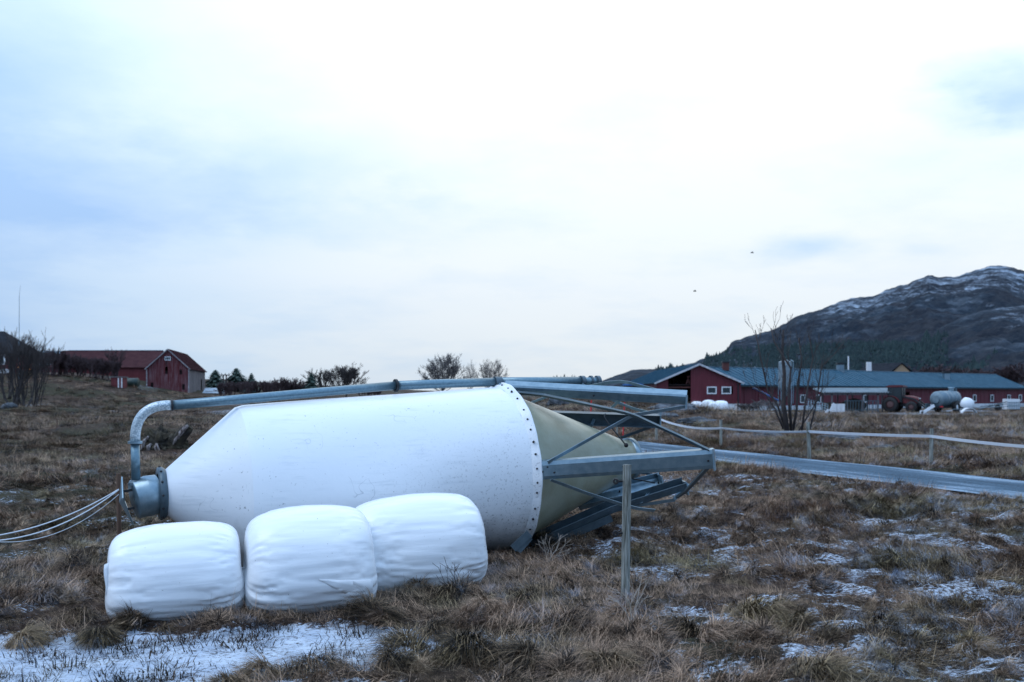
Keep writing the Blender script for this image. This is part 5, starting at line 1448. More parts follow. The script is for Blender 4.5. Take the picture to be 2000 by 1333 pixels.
BA = R(21)
BALES = [  # x, y, L, D, H, seed, rot, label
    (-3.46, 10.33, 1.29, 1.08, 1.0, 1, R(17), 'white wrapped bale at the left, with a torn flap on its end'),
    (-2.16, 10.64, 1.30, 1.14, 1.13, 2, R(19), 'middle white wrapped bale of the three, with a loose film sheet low down'),
    (-1.10, 11.46, 1.48, 1.16, 1.13, 3, R(22), 'right white wrapped bale of the three, highest and nearest the silo rim')]
for (x, y, L, D, H, sd_, rz, lb) in BALES:
    me = bale_mesh(L, D, H, sd_)
    o = bpy.data.objects.new('silage_bale', me); COL.objects.link(o)
    gz = min(g(x + dx_, y + dy_) for dx_ in (-.4, 0, .4) for dy_ in (-.35, 0, .3))
    o.location = (x, y, gz - .01 if sd_ != 1 else gz - .01); o.rotation_euler = (R(-1.5), R(-1.5 if sd_ > 1 else -2.5), rz)
    ORG[o.name] = Vector(o.location)
    tag(o, lb, 'silage bale', 'white silage bales before the silo')
    # loose film parts
    fl = MB()
    ys_ = lambda z, o_=.012: -(D / 2) * 1.05 * max(.02, 1 - abs((z - H / 2) / (H / 2)) ** 2.33) ** .43 - o_
    if sd_ == 1:
        n = 7
        for i in range(n):
            t = i / (n - 1); zz = .66 - .30 * t; w = .012 + .012 * math.sin(t * 6)
            fl.v += [(-L / 2 + .05, ys_(zz) * .62, zz), (-L / 2 - w * .6, ys_(zz) * .72, zz - .02)]
        for i in range(n - 1): fl.f.append((2 * i, 2 * i + 1, 2 * i + 3, 2 * i + 2))
    elif sd_ == 2:
        n = 12; m = 4
        for i in range(n):
            t = i / (n - 1)
            for j in range(m):
                q = j / (m - 1); x = .02 + .56 * t; z0 = .40 - .06 * t; zz = max(.03, z0 - q * (.005 + .30 * t))
                fl.v.append((x, ys_(zz, .002 + .012 * t + .030 * q * t + .005 * math.sin(t * 17 + q * 3)), zz))
        for i in range(n - 1):
            for j in range(m - 1): fl.f.append((i * m + j, i * m + j + 1, (i + 1) * m + j + 1, (i + 1) * m + j))
    if fl.v:
        ch = mk('film_flap', fl, M['film'], o, True, local=True); sm_ = ch.modifiers.new('thick', 'SOLIDIFY'); sm_.thickness = .003
far_b = [(1361, 113, 22, .3), (1384, 110, 25, 1.0), (1393, 107.3, 21, 1.5), (1408, 109.6, 24, .2)]
far_me = bale_mesh(1.15, 1.2, 1.12, 9, 40, 26)
LBF = ['white bale at the left end of the bunch by the red gable', 'tall white bale second from left by the red gable', 'small white bale in front of the bunch by the red gable', 'large white bale at the right end of the bunch by the red gable']
for (u, d, px, rz), lb in zip(far_b, LBF):
    d = d - 3.5; o = bpy.data.objects.new('silage_bale', far_me); COL.objects.link(o); x = (u - 1000) / F * d
    s = px / 21; o.scale = (s, s, s); o.location = (x, d, g(x, d) - .04); o.rotation_euler = (0, 0, rz)
    tag(o, lb, 'silage bale', 'white silage bales by the red barn')

# ------------------------------------------------------------------ fallen silo
C0 = Vector((-3.43, 12.60, 1.03)); C1 = Vector((-.13, 14.14, 1.16))
AX = (C1 - C0).normalized(); LEN = (C1 - C0).length
SR0, SR1 = 1.035, 1.155
def fallen_silo():
    gz = g(-1.8, 13.3)
    root = empty('fallen_feed_silo', (-1.8, 13.3, gz), 'white fibreglass feed silo lying on its side with bent steel legs', 'feed silo')
    wob = lambda t, an: 1 + .004 * math.sin(3 * an + t) + .003 * math.sin(7 * an + 2 * t)
    prof = [(LEN * k / 30, SR0 + (SR1 - SR0) * k / 30) for k in range(31)]
    prof = [(-.03, SR0 - .02)] + prof[1:]
    prof[1] = (.06, SR0 + .001)
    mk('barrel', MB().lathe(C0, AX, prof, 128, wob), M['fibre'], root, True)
    # top cone (left), 12 shallow panels
    pan = lambda t, an: (1 + .006 * abs(math.sin(4 * an + .4)) * (1 if t < -.05 else .2)) * wob(t, an)
    cp = [(-.91 + .88 * k / 14, .275 + (SR0 - .02 - .275) * (k / 14)) for k in range(15)]
    cp[-1] = (-.03, SR0 - .02)
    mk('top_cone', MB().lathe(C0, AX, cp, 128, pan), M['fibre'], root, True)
    # rim
    lip = lambda t, an: 1 + .006 * math.sin(9 * an) + .004 * math.sin(23 * an + 1)
    rp = [(LEN - .10, SR1 - .01), (LEN - .075, SR1 + .02), (LEN - .01, SR1 + .035), (LEN, SR1 + .055), (LEN + .02, SR1 + .055), (LEN + .03, SR1 - .03), (LEN - .02, SR1 - .06)]
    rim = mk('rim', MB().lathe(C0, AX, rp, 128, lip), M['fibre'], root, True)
    e1 = (Vector((0, 0, 1)) - AX * AX.z).normalized(); e2 = AX.cross(e1)
    # hopper cone
    hp = [(LEN + .0, SR1 - .05)] + [(LEN + 2.03 * k / 12, SR1 - .05 - (SR1 - .05 - .27) * k / 12) for k in range(1, 13)] + [(LEN + 2.05, .30), (LEN + 2.11, .30), (LEN + 2.11, .27), (LEN + 2.0, .25)]
    mk('hopper', MB().lathe(C0, AX, hp, 96, lambda t, an: 1 + .004 * math.sin(5 * an + t)), M['hopper'], root, True)
    oc = C0 + AX * (LEN + 2.05)
    mk('outlet_ring', MB().lathe(oc, AX, [(0, .285), (0, .315), (.09, .315), (.09, .285)], 40), M['galv'], root, True)
    # bolts round the rim
    bm = None; rr = random.Random(3); n = 42
    for k in range(n):
        an = 2 * math.pi * (k + rr.uniform(-.25, .25)) / n
        dv = e1 * math.cos(an) + e2 * math.sin(an)
        if bm is None:
            b0 = MB().lathe((0, 0, 0), (0, 0, 1), [(-.012, .019), (.010, .019), (.018, .012), (.018, .001)], 8); bm = bpy.data.meshes.new('bolt'); bm.from_pydata(b0.v, [], b0.f); bm.materials.append(M['bolt'])
        o = bpy.data.objects.new('bolt', bm); COL.objects.link(o); o.parent = rim
        o.location = C0 + AX * (LEN - .045) + dv * (SR1 + .030) - ORG[root.name]
        o.rotation_euler = dv.to_track_quat('Z', 'Y').to_euler(); o.scale = (rr.uniform(.68, .85),) * 3
    # throat at the narrow end: flange, fan housing, lid plate
    tip = C0 - AX * .91
    fl = mk('throat_flange', MB().lathe(tip - AX * .085, AX, [(0, .24), (0, .315), (.055, .32), (.085, .30), (.1, .27)], 40, lambda t, an: 1 + .012 * math.sin(5 * an)), M['galv_dark'], root, True)
    for k in range(12):
        an = 2 * math.pi * k / 12; dv = e1 * math.cos(an) + e2 * math.sin(an)
        o = bpy.data.objects.new('flange_bolt', bm); COL.objects.link(o); o.parent = fl
        o.location = tip - AX * .055 + dv * .318 - ORG[root.name]; o.rotation_euler = dv.to_track_quat('Z', 'Y').to_euler(); o.scale = (.8,) * 3
    # housing hangs a little below the throat axis
    hx = (Vector((0, 0, 1)) * .03 + AX).normalized()
    h0 = P(262, 976, 12.02); h1 = tip - AX * .08
    hx = (h1 - h0).normalized(); hl = (h1 - h0).length
    mk('inlet_drum', MB().lathe(h0, hx, [(0, .02), (0, .225), (.01, .238), (hl * .55, .246), (hl * .57, .250), (hl * .95, .235), (hl, .235)], 48), M['galv'], root, True)
    # bent square lid plate
    lc = P(241, 980, 11.98); A_ = Vector((1, .22, .05)).normalized()
    lid = MB(); l1 = Vector((0, 0, 1)) - A_ * A_.z; l1.normalize(); l2 = A_.cross(l1)
    pts = []
    for (a, b, c) in ((.30, 0, -.01), (.06, .20, .02), (-.28, .06, .10), (-.02, -.24, -.03)):
        pts.append(lc + l1 * a + l2 * b + A_ * c)
    cen = lc - A_ * .05
    o_ = len(lid.v)
    lid.v += [tuple(p) for p in pts] + [tuple(cen)] + [tuple(p + A_ * .015) for p in pts] + [tuple(cen + A_ * .015)]
    for i in range(4): j = (i + 1) % 4; lid.f += [(i, j, 4), (5 + j, 5 + i, 9), (i, 5 + i, 5 + j, j)]
    mk('lid_plate', lid, M['galv'], root)
    mk('lid_hinge', MB().bar(lc + l1 * .12 + A_ * .0, h0 + l1 * .12, .03, .03).bar(lc - l1 * .10, h0 - l1 * .10, .03, .03), M['bolt'], root)
    # filling pipe
    pt0 = P(265.5, 938, 12.0); pt1 = P(264, 864, 12.0)
    mk('fill_pipe', MB().tube([pt0, pt1], .052, 24), M['galv_pipe'], root, True)
    ctr = []; P_a, P_b, P_c = P(264, 862, 12.0), P(262, 789, 12.02), P(336, 792, 12.1)
    for k in range(15):
        t = k / 14; ctr.append((P_a * (1 - t) ** 3 + (P(263, 815, 12.0)) * 3 * t * (1 - t) ** 2 + P(285, 790, 12.0) * 3 * t * t * (1 - t) + P_c * t ** 3))
    mk('pipe_elbow', MB().tube(ctr, .060, 24), M['galv_elbow'], root, True)
    mk('pipe_collar', MB().lathe(P_a - Vector((0, 0, .03)), (0, 0, 1), [(-.0, .06), (0, .085), (.03, .085), (.03, .06)], 24), M['galv'], root)
    mk('pipe_collar', MB().lathe(pt0 - Vector((0, 0, .06)), (0, 0, 1), [(0, .05), (0, .09), (.03, .085), (.06, .055)], 24), M['galv_dark'], root)
    rn = [P_c, P(500, 777.5, 12.5), P(640, 765, 13.0), P(772, 753.5, 13.45)]
    mk('fill_pipe', MB().tube(rn, [.058, .058, .058, .058], 24), M['galv_pipe'], root, True)
    rn2 = [P(773, 753.5, 13.45), P(870, 749.5, 13.8), P(972, 746.5, 14.15)]
    mk('fill_pipe', MB().tube(rn2, .062, 24), M['galv_pipe'], root, True)
    rn3 = [P(972, 746.5, 14.15), P(1135, 745, 14.75)]
    mk('fill_pipe', MB().tube(rn3, .067, 24), M['galv_pipe'], root, True)
    def collar(p, ax, r, w, m_='galv_dark', h=.02): return mk('pipe_collar', MB().lathe(Vector(p) - Vector(ax).normalized() * w / 2, ax, [(0, r), (0, r + h), (w, r + h), (w, r)], 24), M[m_], root)
    collar(P_c, rn[1] - rn[0], .056, .025, 'bolt', .012)
    collar(P(773, 753.5, 13.45), rn2[1] - rn2[0], .06, .03, 'bolt', .028)
    collar(P(972, 746.5, 14.15), rn3[1] - rn3[0], .065, .10, 'galv_dark', .012)
    collar(P(1137, 745, 14.75), rn3[1] - rn3[0], .06, .06, 'galv_dark', .022)
    ext = [P(1137, 745, 14.75), P(1156, 744.5, 14.8), P(1173, 744.5, 14.85)]
    mk('pipe_end', MB().tube(ext, [.056, .056, .05], 20), M['galv_pipe'], root, True)
    collar(P(1154, 744.5, 14.8), rn3[1] - rn3[0], .05, .03, 'galv_dark', .03); collar(P(1167, 744.5, 14.84), rn3[1] - rn3[0], .045, .05, 'galv_dark', .035)
    mk('coupling_lever', MB().bar(P(1137, 750, 14.68), P(1150, 761, 14.6), .02, .03), M['galv'], root); mk('coupling_lever', MB().bar(P(1128, 752, 14.66), P(1143, 760, 14.6), .02, .04), M['galv_dark'], root)
    # bracket holding the pipe on the rim
    mb = MB(); a = P(972, 752, 14.12); b = P(970, 764, 14.1)
    mb.bar(a, b, .07, .03, side=(1, .3, 0)); mb.bar(P(976, 750, 14.05), P(976, 764, 14.02), .03, .05, side=(1, .3, 0)); mk('pipe_bracket', mb, M['galv'], root)
    # legs: folded steel channel
    def chan(h, dpt, ch=.035, th=.006):
        o = [(-dpt, h / 2), (-.02, h / 2), (0, h / 2 - ch), (0, -h / 2 + ch), (-.02, -h / 2), (-dpt, -h / 2)]
        i = [(-dpt, -h / 2 + th), (-.02 - th * .4, -h / 2 + th), (-th, -h / 2 + ch + th * .3), (-th, h / 2 - ch - th * .3), (-.02 - th * .4, h / 2 - th), (-dpt, h / 2 - th)]
        return o + i
    def leg(path, h, dpt, side, m_='galv', ch=.035, plate=None):
        o = mk('leg', MB().sweep(path, chan(h, dpt, ch), side), M[m_], root)
        ORG[o.name] = ORG[root.name]
        if plate:
            mb = MB(); c, w_, h_, nn = plate; mb.box(c, (w_, .02, h_), Vector(nn).to_track_quat('Y', 'Z').to_matrix()); mk('foot_plate', mb, M['galv'], o)
        d_ = (path[-1] - path[0]).normalized(); sd_ = Vector(side); sd_ = (sd_ - d_ * sd_.dot(d_)).normalized()
        for t in (.03, .06, .10, .5, .97):
            q = path[0].lerp(path[-1], t) + sd_ * .004
            q = q + Vector((0, 0, rng.uniform(-.03, .06)))
            bb = bpy.data.objects.new('bolt', bm); COL.objects.link(bb); bb.parent = o; bb.location = q - ORG[root.name]; bb.rotation_euler = sd_.to_track_quat('Z', 'Y').to_euler(); bb.scale = (.7,) * 3
        return o
    A0, A1 = P(1050, 921, 13.08), P(1394, 898, 12.45)
    leg([A0, A1], .245, .12, (.28, -.95, -.12), 'galv', .05, (A1 + Vector((.0, -.02, 0)), .16, .27, A1 - A0))
    B0, B1 = P(985, 763, 14.0), P(1341, 783, 13.45)
    leg([B0, B1], .165, .13, (.25, -.80, -.52), 'galv', .02, (B1 + Vector((0, 0, -.02)), .16, .19, B1 - B0))
    Cc0, Cc1 = P(1035, 812, 14.9), P(1288, 820, 15.0)
    leg([Cc0, Cc1], .19, .14, (-.3, .95, .25), 'galv_dark', .02, (Cc1, .18, .28, Cc1 - Cc0))
    D0, D1 = P(1128, 986, 14.65), P(1291, 946, 14.9)
    leg([D0, D1], .24, .14, (-.1, .75, -.7), 'galv', .03, (D1, .22, .27, D1 - D0))
    E0, Em, E1 = P(1040, 1066, 14.0), P(1195, 998, 14.0), P(1338, 953, 14.15)
    leg([E0, Em, E1], .17, .13, (.15, .45, -.85), 'galv_dark', .02, (E1, .18, .2, E1 - Em))
    mk('leg_flange', MB().bar(P(1075, 1063, 13.9), P(1195, 1012, 13.9), .012, .11, side=(0, 1, .4)), M['galv_dark'], root)
    # angle braces
    def brace(pts, w=.045, m_='galv', side=(0, -1, .5)):
        pts = [P(*p) for p in pts]
        sec = [(-w / 2, 0), (w / 2, 0), (w / 2, .006), (-w / 2 + .006, .006), (-w / 2 + .006, w * .7), (-w / 2, w * .7)]
        return mk('brace', MB().sweep(pts, [(a - 0, b) for a, b in sec], side), M[m_], root)
    brace([(1070, 904, 13.0), (1226, 817, 13.15), (1240, 811, 13.17), (1338, 795, 13.4)], .05, 'galv', (0, -.5, .9))
    brace([(1004, 768, 13.9), (1060, 774, 13.8), (1120, 786, 13.6), (1190, 801, 13.3), (1222, 808, 13.15), (1245, 816, 13.0), (1270, 828, 12.9), (1325, 853, 12.7), (1385, 882, 12.45)], .075, 'galv_dark', (.1, -.95, .3))
    brace([(1038, 787, 14.9), (1082, 770, 14.9)], .035, 'galv', (0, -.3, .9)); brace([(1042, 757, 14.6), (1060, 749, 14.6)], .03, 'galv', (0, -.3, .9))
    brace([(1146, 757, 14.5), (1165, 752, 14.4), (1190, 747.5, 14.3), (1212, 746, 14.2), (1228, 748, 14.1), (1250, 754, 14.0), (1310, 770, 13.7)], .045, 'galv', (0, -.5, .85))
    brace([(1192, 780, 14.9), (1215, 790, 14.8), (1238, 799, 14.7), (1266, 806, 14.6)], .04, 'galv', (0, -.4, .9))
    brace([(1213, 780, 14.6), (1189, 802, 14.8)], .04, 'galv', (0, -.6, .8))
    brace([(1162, 819, 14.9), (1154, 838, 14.9)], .04, 'galv', (.5, -.8, 0))
    brace([(1201, 860, 14.95), (1275, 833, 15.0)], .06, 'galv_dark', (0, -.6, .7))
    brace([(1076, 938, 13.0), (1140, 962, 13.1), (1217, 987, 13.3), (1245, 994, 13.4), (1279, 998, 13.5)], .05, 'galv', (0, -.6, .7))
    brace([(1384, 914, 12.5), (1340, 961, 13.6), (1322, 974, 14.0)], .045, 'galv_dark', (.5, -.7, .2))
    brace([(1232, 990, 14.0), (1319, 977, 14.1)], .05, 'galv', (0, -.4, .9)); brace([(1319, 977, 14.0), (1346, 946, 14.1)], .055, 'galv', (.6, -.7, .3))
    brace([(1252, 984, 13.95), (1280, 947, 14.3)], .03, 'galv', (.4, -.8, .2)); brace([(1247, 923, 14.8), (1287, 930, 14.9)], .04, 'galv_dark', (0, -.6, .7))
    brace([(1236, 936, 14.6), (1280, 944, 14.8)], .02, 'bolt', (0, -.6, .7)); brace([(1286, 927, 14.8), (1299, 958, 14.9)], .05, 'galv', (.5, -.8, .2))
    # crumpled feet where the rim met the ground
    mk('broken_foot', MB().bar(P(1002, 1072, 12.95), P(1034, 1042, 12.98), .05, .10).bar(P(1012, 1078, 12.95), P(1036, 1050, 13.0), .03, .07), M['galv_dark'], root)
    # outlet rods with knobs
    mk('pull_rod', MB().tube([P(1182, 809, 14.8), P(1180, 815, 14.75), P(1190, 830, 14.7), P(1221, 868, 14.6)], .011, 6), M['bolt'], root)
    mk('knob', MB().blob(P(1223, 870, 14.55), .033, 1, 0, 12, 8), M['black'], root, True)
    return root
fallen_silo()

# ------------------------------------------------------------------ fences
def post(u, vb, vt, r, m_, label, d=None, lean=0.0, group=None, ins=()):
    d = d or 10.6
    b = P(u, vb, d); zb = g(b.x, d); t = P(u + lean, vt, d)
    e_ = empty('fence_post', (b.x, d, zb), label, 'fence post', group)
    pts = [Vector((b.x, d, zb - .12)), Vector((b.x, d, zb + .25)).lerp(t, .3), Vector((b.x, d, zb)).lerp(t, .7), t]
    pts[1] = Vector((b.x, d, zb)).lerp(t, .3)
    mb = MB(); mb.tube(pts, [r * 1.04, r, r * .98, r * .96], 14)
    mk('post', mb, M[m_], e_, False); smooth_angle(e_.children[0], 40)
    for v in ins:
        q = P(u - 2, v, d - .0)
        k = mk('insulator', MB().tube([q + Vector((-.02, -.01, 0)), q + Vector((-.085, -.02, 0))], [.014, .010], 8).lathe(q + Vector((-.095, -.05, 0)), (0.15, 1, 0), [(0, .012), (0, .030), (.02, .034), (.04, .030), (.04, .012), (0, .012)], 14), M['black'], e_)
    return e_
post(1221, 1166, 908, .047, 'post', 'weathered grey round fence post standing in front of the fallen silo', d=10.62, lean=4, ins=(940, 1041))
post(1581, 892, 825, .055, 'post', 'grey fence post beside the many-stemmed young tree across the road', d=30.2, lean=-3, group='posts of the tape fence')
post(1818, 908, 837, .05, 'post', 'leaning grey fence post of the tape fence near the right edge', d=26.4, lean=2, group='posts of the tape fence')
post(1408, 872, 820, .05, 'post', 'grey fence post left of the young tree, before the bunch of bales', d=36.5, group='posts of the tape fence')
post(1282, 862, 830, .05, 'post', 'grey fence post seen through the frame of the silo legs', d=41, group='posts of the tape fence')
post(1205, 858, 832, .04, 'post', 'thin grey fence post seen just above the silo hopper outlet', d=45, group='posts of the tape fence')
post(234, 1045, 925, .028, 'brownpost', 'thin brown stake behind the lid of the silo, holding white ropes', d=12.6, lean=-3)
post(112, 852, 818, .035, 'brownpost', 'thin dark stake standing alone in the left pasture', d=48)
post(242, 838, 808, .035, 'brownpost', 'thin dark stake in the pasture above the silo pipe elbow', d=52)

def strip(name, pts, h, m_, label, cat, th=.004, group=None):
    mb = MB(); mb.sweep(pts, [(-th, -h / 2), (th, -h / 2), (th, h / 2), (-th, h / 2)], (0, 1, .15)); o = mk(name, mb, M[m_]); return tag(o, label, cat, group)
def sag(a, b, s, n=12): return [a.lerp(b, k / n) - Vector((0, 0, s * 4 * (k / n) * (1 - k / n))) for k in range(n + 1)]
T = [P(1291, 820, 40), P(1408, 836.5, 36.4), P(1581, 843.5, 30.1), P(1818, 852.5, 26.3), P(2060, 877, 23.4)]
strip('fence_tape', sag(T[0], T[1], .14), .075, 'tape', 'white electric fence tape from the silo frame to the first post', 'fence tape', group='fence tape across the road')
strip('fence_tape', sag(T[1], T[2], .06), .075, 'tape', 'white electric fence tape running past the bare young tree', 'fence tape', group='fence tape across the road')
strip('fence_tape', sag(T[2], T[3], .02), .075, 'tape', 'white electric fence tape between young tree and leaning post', 'fence tape', group='fence tape across the road')
strip('fence_tape', sag(T[3], T[4], .03), .075, 'tape', 'white electric fence tape leaving at the right edge', 'fence tape', group='fence tape across the road')
def rope(pts, r, label):
    o = mk('fence_rope', MB().tube(pts, r, 6), M['rope'], smooth=True); tag(o, label, 'rope', 'white ropes on the left')
rope(sag(P(232, 956, 12.55), P(-30, 1050, 11.6), .10, 16), .008, 'upper white rope sagging left from the brown stake')
rope(sag(P(232, 957, 12.55), P(-30, 1058, 11.3), .15, 16), .008, 'middle white rope sagging left from the brown stake')
rope(sag(P(232, 966, 12.55), P(-30, 1056, 11.5), .21, 16), .0045, 'thinner white rope hanging lowest from the brown stake')

# red roadside markers
for (u, v0, v1, d, lb) in ((1153, 838, 782, 30, 'thin red snow marker stake seen between the silo legs'), (1218, 800, 786, 33, 'short red marker stake beside the blue tractor')):
    b = P(u, v0, d); o = mk('marker_stake', MB().tube([(b.x - .05, d, g(b.x, d) - .05), P(u + 2, v1, d)], .022, 8), M['marker']); tag(o, lb, 'marker stake', 'red marker stakes')

# ------------------------------------------------------------------ uprooted stump
def stump():
    d = 33.0; gx = lambda u: (u - 1000) / F * d
    gz = g(gx(325), d) ; Z = lambda v: CAM_Z + (HV - v) / F * d
    gz = min(gz, Z(884)); k = 1 / F * d
    r = empty('uprooted_stump', (gx(325), d, gz), 'mossy uprooted tree stump with broken pale wood in the left pasture', 'stump')
    mk('root_mass', MB().blob((gx(306), d, Z(864)), 27 * k, 4, .55, 34, 24, (.95, .8, .95), 3.2), M['stumpbark'], r)
    mk('root_mass', MB().blob((gx(338), d + .1, Z(868)), 22 * k, 8, .55, 30, 20, (1.2, .8, .85), 3.2), M['stumpbark'], r)
    mk('root_mass', MB().blob((gx(368), d + .1, Z(881)), 13 * k, 9, .5, 24, 16, (1.3, .8, .6), 3.2), M['stumpbark'], r)
    tb = MB().tube([(gx(340), d, Z(876)), (gx(347), d, Z(862)), (gx(357), d - .03, Z(848)), (gx(366), d - .05, Z(838)), (gx(372), d - .06, Z(832))], [12 * k, 13 * k, 12 * k, 10 * k, 8.5 * k], 14)
    rr = random.Random(2); tb.v = [(x + rr.uniform(-.03, .03), y + rr.uniform(-.03, .03), z + rr.uniform(-.03, .03)) for x, y, z in tb.v]
    mk('trunk', tb, M['stumpbark'], r)
    mk('split_wood', MB().tube([(gx(350), d - 12 * k, Z(858)), (gx(357), d - 14 * k, Z(846)), (gx(365), d - 12 * k, Z(836)), (gx(370), d - 9 * k, Z(831))], [2 * k, 5 * k, 5 * k, 2.5 * k], 6), M['stumpwood'], r)
    mk('split_wood', MB().tube([(gx(343), d - 13 * k, Z(868)), (gx(347), d - 15 * k, Z(860)), (gx(351), d - 14 * k, Z(852))], [1.5 * k, 3.5 * k, 1.5 * k], 6), M['stumpwood'], r)
    for (u0, v0, u1, v1, w) in ((298, 852, 285, 876, 4), (303, 866, 297, 882, 4.5), (313, 866, 321, 885, 5), (309, 870, 312, 886, 3), (330, 872, 334, 886, 3)):
        q0, q1 = Vector((gx(u0), d - 21 * k, Z(v0))), Vector((gx(u1), d - 27 * k, Z(v1) - .02))
        mk('root', MB().tube([q0, q0.lerp(q1, .4) + Vector((-.03, -.05, .02)), q0.lerp(q1, .75), q1], [w * .5 * k, w * k, w * .8 * k, w * .35 * k], 6), M['stumpwood'] if w > 3.5 else M['stumpbark'], r)
stump()

# bare rock slab in the field before the barn, and small stones
for i, (u, v, d, r_, sq, lb) in enumerate([(1318, 816, 68, 1.35, (1.2, 1.0, .34), 'sloping bare grey rock slab below the barn doorway'), (1288, 822, 62, .9, (1.4, .8, .35), 'smaller grey rock low beside the sloping slab'),
                                          (1365, 828, 58, .7, (1.6, .8, .35), 'flat grey rock right of the sloping slab'), (1095, 790, 74, .8, (1.2, .8, .7), 'pale boulder in the reddish bank seen through the silo legs'),
                                          (1500, 828, 44, .5, (1.8, .8, .4), 'dark low rock at the foot of the young tree'), (20, 806, 92, .7, (1, .8, .7), 'pale stone under the bare clump at the left edge'),
                                          (1640, 838, 42, .45, (2.2, 1, .35), 'low rock in the grass right of the young tree'), (1725, 845, 36, .3, (2.2, 1, .4), 'small flat stone above the fence tape on the right')]):
    q = P(u, v, d); o = mk('rock', MB().blob((q.x, d, g(q.x, d) + .02), r_, 30 + i, .45, 20, 14, sq, 2.2), M['rock'], smooth=False); tag(o, lb, 'rock')

# birds
for (u, v, lb) in ((1357, 569, 'lower of two small dark birds in the pale sky'), (1469, 494, 'upper of two small dark birds in the pale sky')):
    c = P(u, v, 90); mb = MB()
    mb.lathe(c - Vector((.16, 0, 0)), (1, 0, 0), [(0, .01), (.06, .03), (.16, .05), (.26, .035), (.32, .01)], 8)
    for s in (-1, 1):
        mb.add([c + Vector((-.05, 0, .02)), c + Vector((.07, 0, .02)), c + Vector((.02, s * .22, .12)), c + Vector((-.06, s * .36, .05)),
                c + Vector((-.05, 0, .0)), c + Vector((.07, 0, .0)), c + Vector((.02, s * .22, .105)), c + Vector((-.06, s * .36, .045))], [(0, 1, 2, 3), (7, 6, 5, 4), (0, 4, 5, 1), (1, 5, 6, 2), (2, 6, 7, 3), (3, 7, 4, 0)])
    o = mk('bird', mb, M['bolt']); tag(o, lb, 'bird', 'birds in flight')

# ------------------------------------------------------------------ grass
def blade(V, Fc, T, base, ang, lean, L, w, curl, tone, rr, segs=3):
    """a thin ribbon bending over"""
    o = len(V); dx_, dy_ = math.cos(ang), math.sin(ang); sx, sy = -dy_, dx_
    x, y, z = base; th = lean
    for i in range(segs + 1):
        t = i / segs; ww = w * (1 - t * .85) / 2
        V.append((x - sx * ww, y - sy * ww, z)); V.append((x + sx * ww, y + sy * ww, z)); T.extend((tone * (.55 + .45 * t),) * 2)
        st = L / segs; x += dx_ * math.sin(th) * st; y += dy_ * math.sin(th) * st; z += math.cos(th) * st; th += curl / segs
        if z < .004: z = .004
    for i in range(segs): Fc.append((o + 2 * i, o + 2 * i + 1, o + 2 * i + 3, o + 2 * i + 2))

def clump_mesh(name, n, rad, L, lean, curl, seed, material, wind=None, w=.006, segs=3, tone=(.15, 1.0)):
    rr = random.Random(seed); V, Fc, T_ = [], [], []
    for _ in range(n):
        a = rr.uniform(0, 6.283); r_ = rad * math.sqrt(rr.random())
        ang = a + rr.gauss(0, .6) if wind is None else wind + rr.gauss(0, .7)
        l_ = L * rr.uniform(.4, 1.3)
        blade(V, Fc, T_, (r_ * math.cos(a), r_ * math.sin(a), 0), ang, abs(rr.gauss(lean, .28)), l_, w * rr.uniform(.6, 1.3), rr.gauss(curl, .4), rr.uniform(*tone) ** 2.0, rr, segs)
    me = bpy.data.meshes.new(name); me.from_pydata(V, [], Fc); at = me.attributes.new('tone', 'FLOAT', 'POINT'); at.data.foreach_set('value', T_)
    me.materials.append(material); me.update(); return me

def scatter(name, protos, X, Y, Z, rotz, tilt, scale, idx):
    coll = bpy.data.collections.new(name + '_kinds')
    for k, me in enumerate(protos):
        o = bpy.data.objects.new('%s_kind_%02d' % (name, k), me); coll.objects.link(o)
    me = bpy.data.meshes.new(name); n = len(X)
    me.vertices.add(n); me.vertices.foreach_set('co', np.stack([X, Y, Z], -1).astype(np.float32).ravel())
    a = me.attributes.new('rot', 'FLOAT_VECTOR', 'POINT'); a.data.foreach_set('vector', np.stack([tilt[0], tilt[1], rotz], -1).astype(np.float32).ravel())
    a = me.attributes.new('siz', 'FLOAT', 'POINT'); a.data.foreach_set('value', scale.astype(np.float32))
    a = me.attributes.new('pick', 'INT', 'POINT'); a.data.foreach_set('value', idx.astype(np.int32))
    ob = bpy.data.objects.new(name, me); COL.objects.link(ob)
    ng = bpy.data.node_groups.new(name, 'GeometryNodeTree'); ng.interface.new_socket('Geometry', in_out='INPUT', socket_type='NodeSocketGeometry'); ng.interface.new_socket('Geometry', in_out='OUTPUT', socket_type='NodeSocketGeometry')
    nd = ng.nodes; gi = nd.new('NodeGroupInput'); go = nd.new('NodeGroupOutput'); ip = nd.new('GeometryNodeInstanceOnPoints'); ci = nd.new('GeometryNodeCollectionInfo')
    ci.inputs['Collection'].default_value = coll; ci.inputs['Separate Children'].default_value = True; ci.inputs['Reset Children'].default_value = True
    ip.inputs['Pick Instance'].default_value = True
    def attr(nm, ty):
        q_ = nd.new('GeometryNodeInputNamedAttribute'); q_.data_type = ty; q_.inputs['Name'].default_value = nm; return [s for s in q_.outputs if s.enabled and s.name == 'Attribute'][0]
    L_ = ng.links; L_.new(gi.outputs[0], ip.inputs['Points']); L_.new(ci.outputs[0], ip.inputs['Instance'])
    L_.new(attr('pick', 'INT'), ip.inputs['Instance Index']); L_.new(attr('rot', 'FLOAT_VECTOR'), ip.inputs['Rotation']); L_.new(attr('siz', 'FLOAT'), ip.inputs['Scale'])
    L_.new(ip.outputs[0], go.inputs[0])
    md = ob.modifiers.new('scatter', 'NODES'); md.node_group = ng
    ob['kind'] = 'stuff'
    return ob

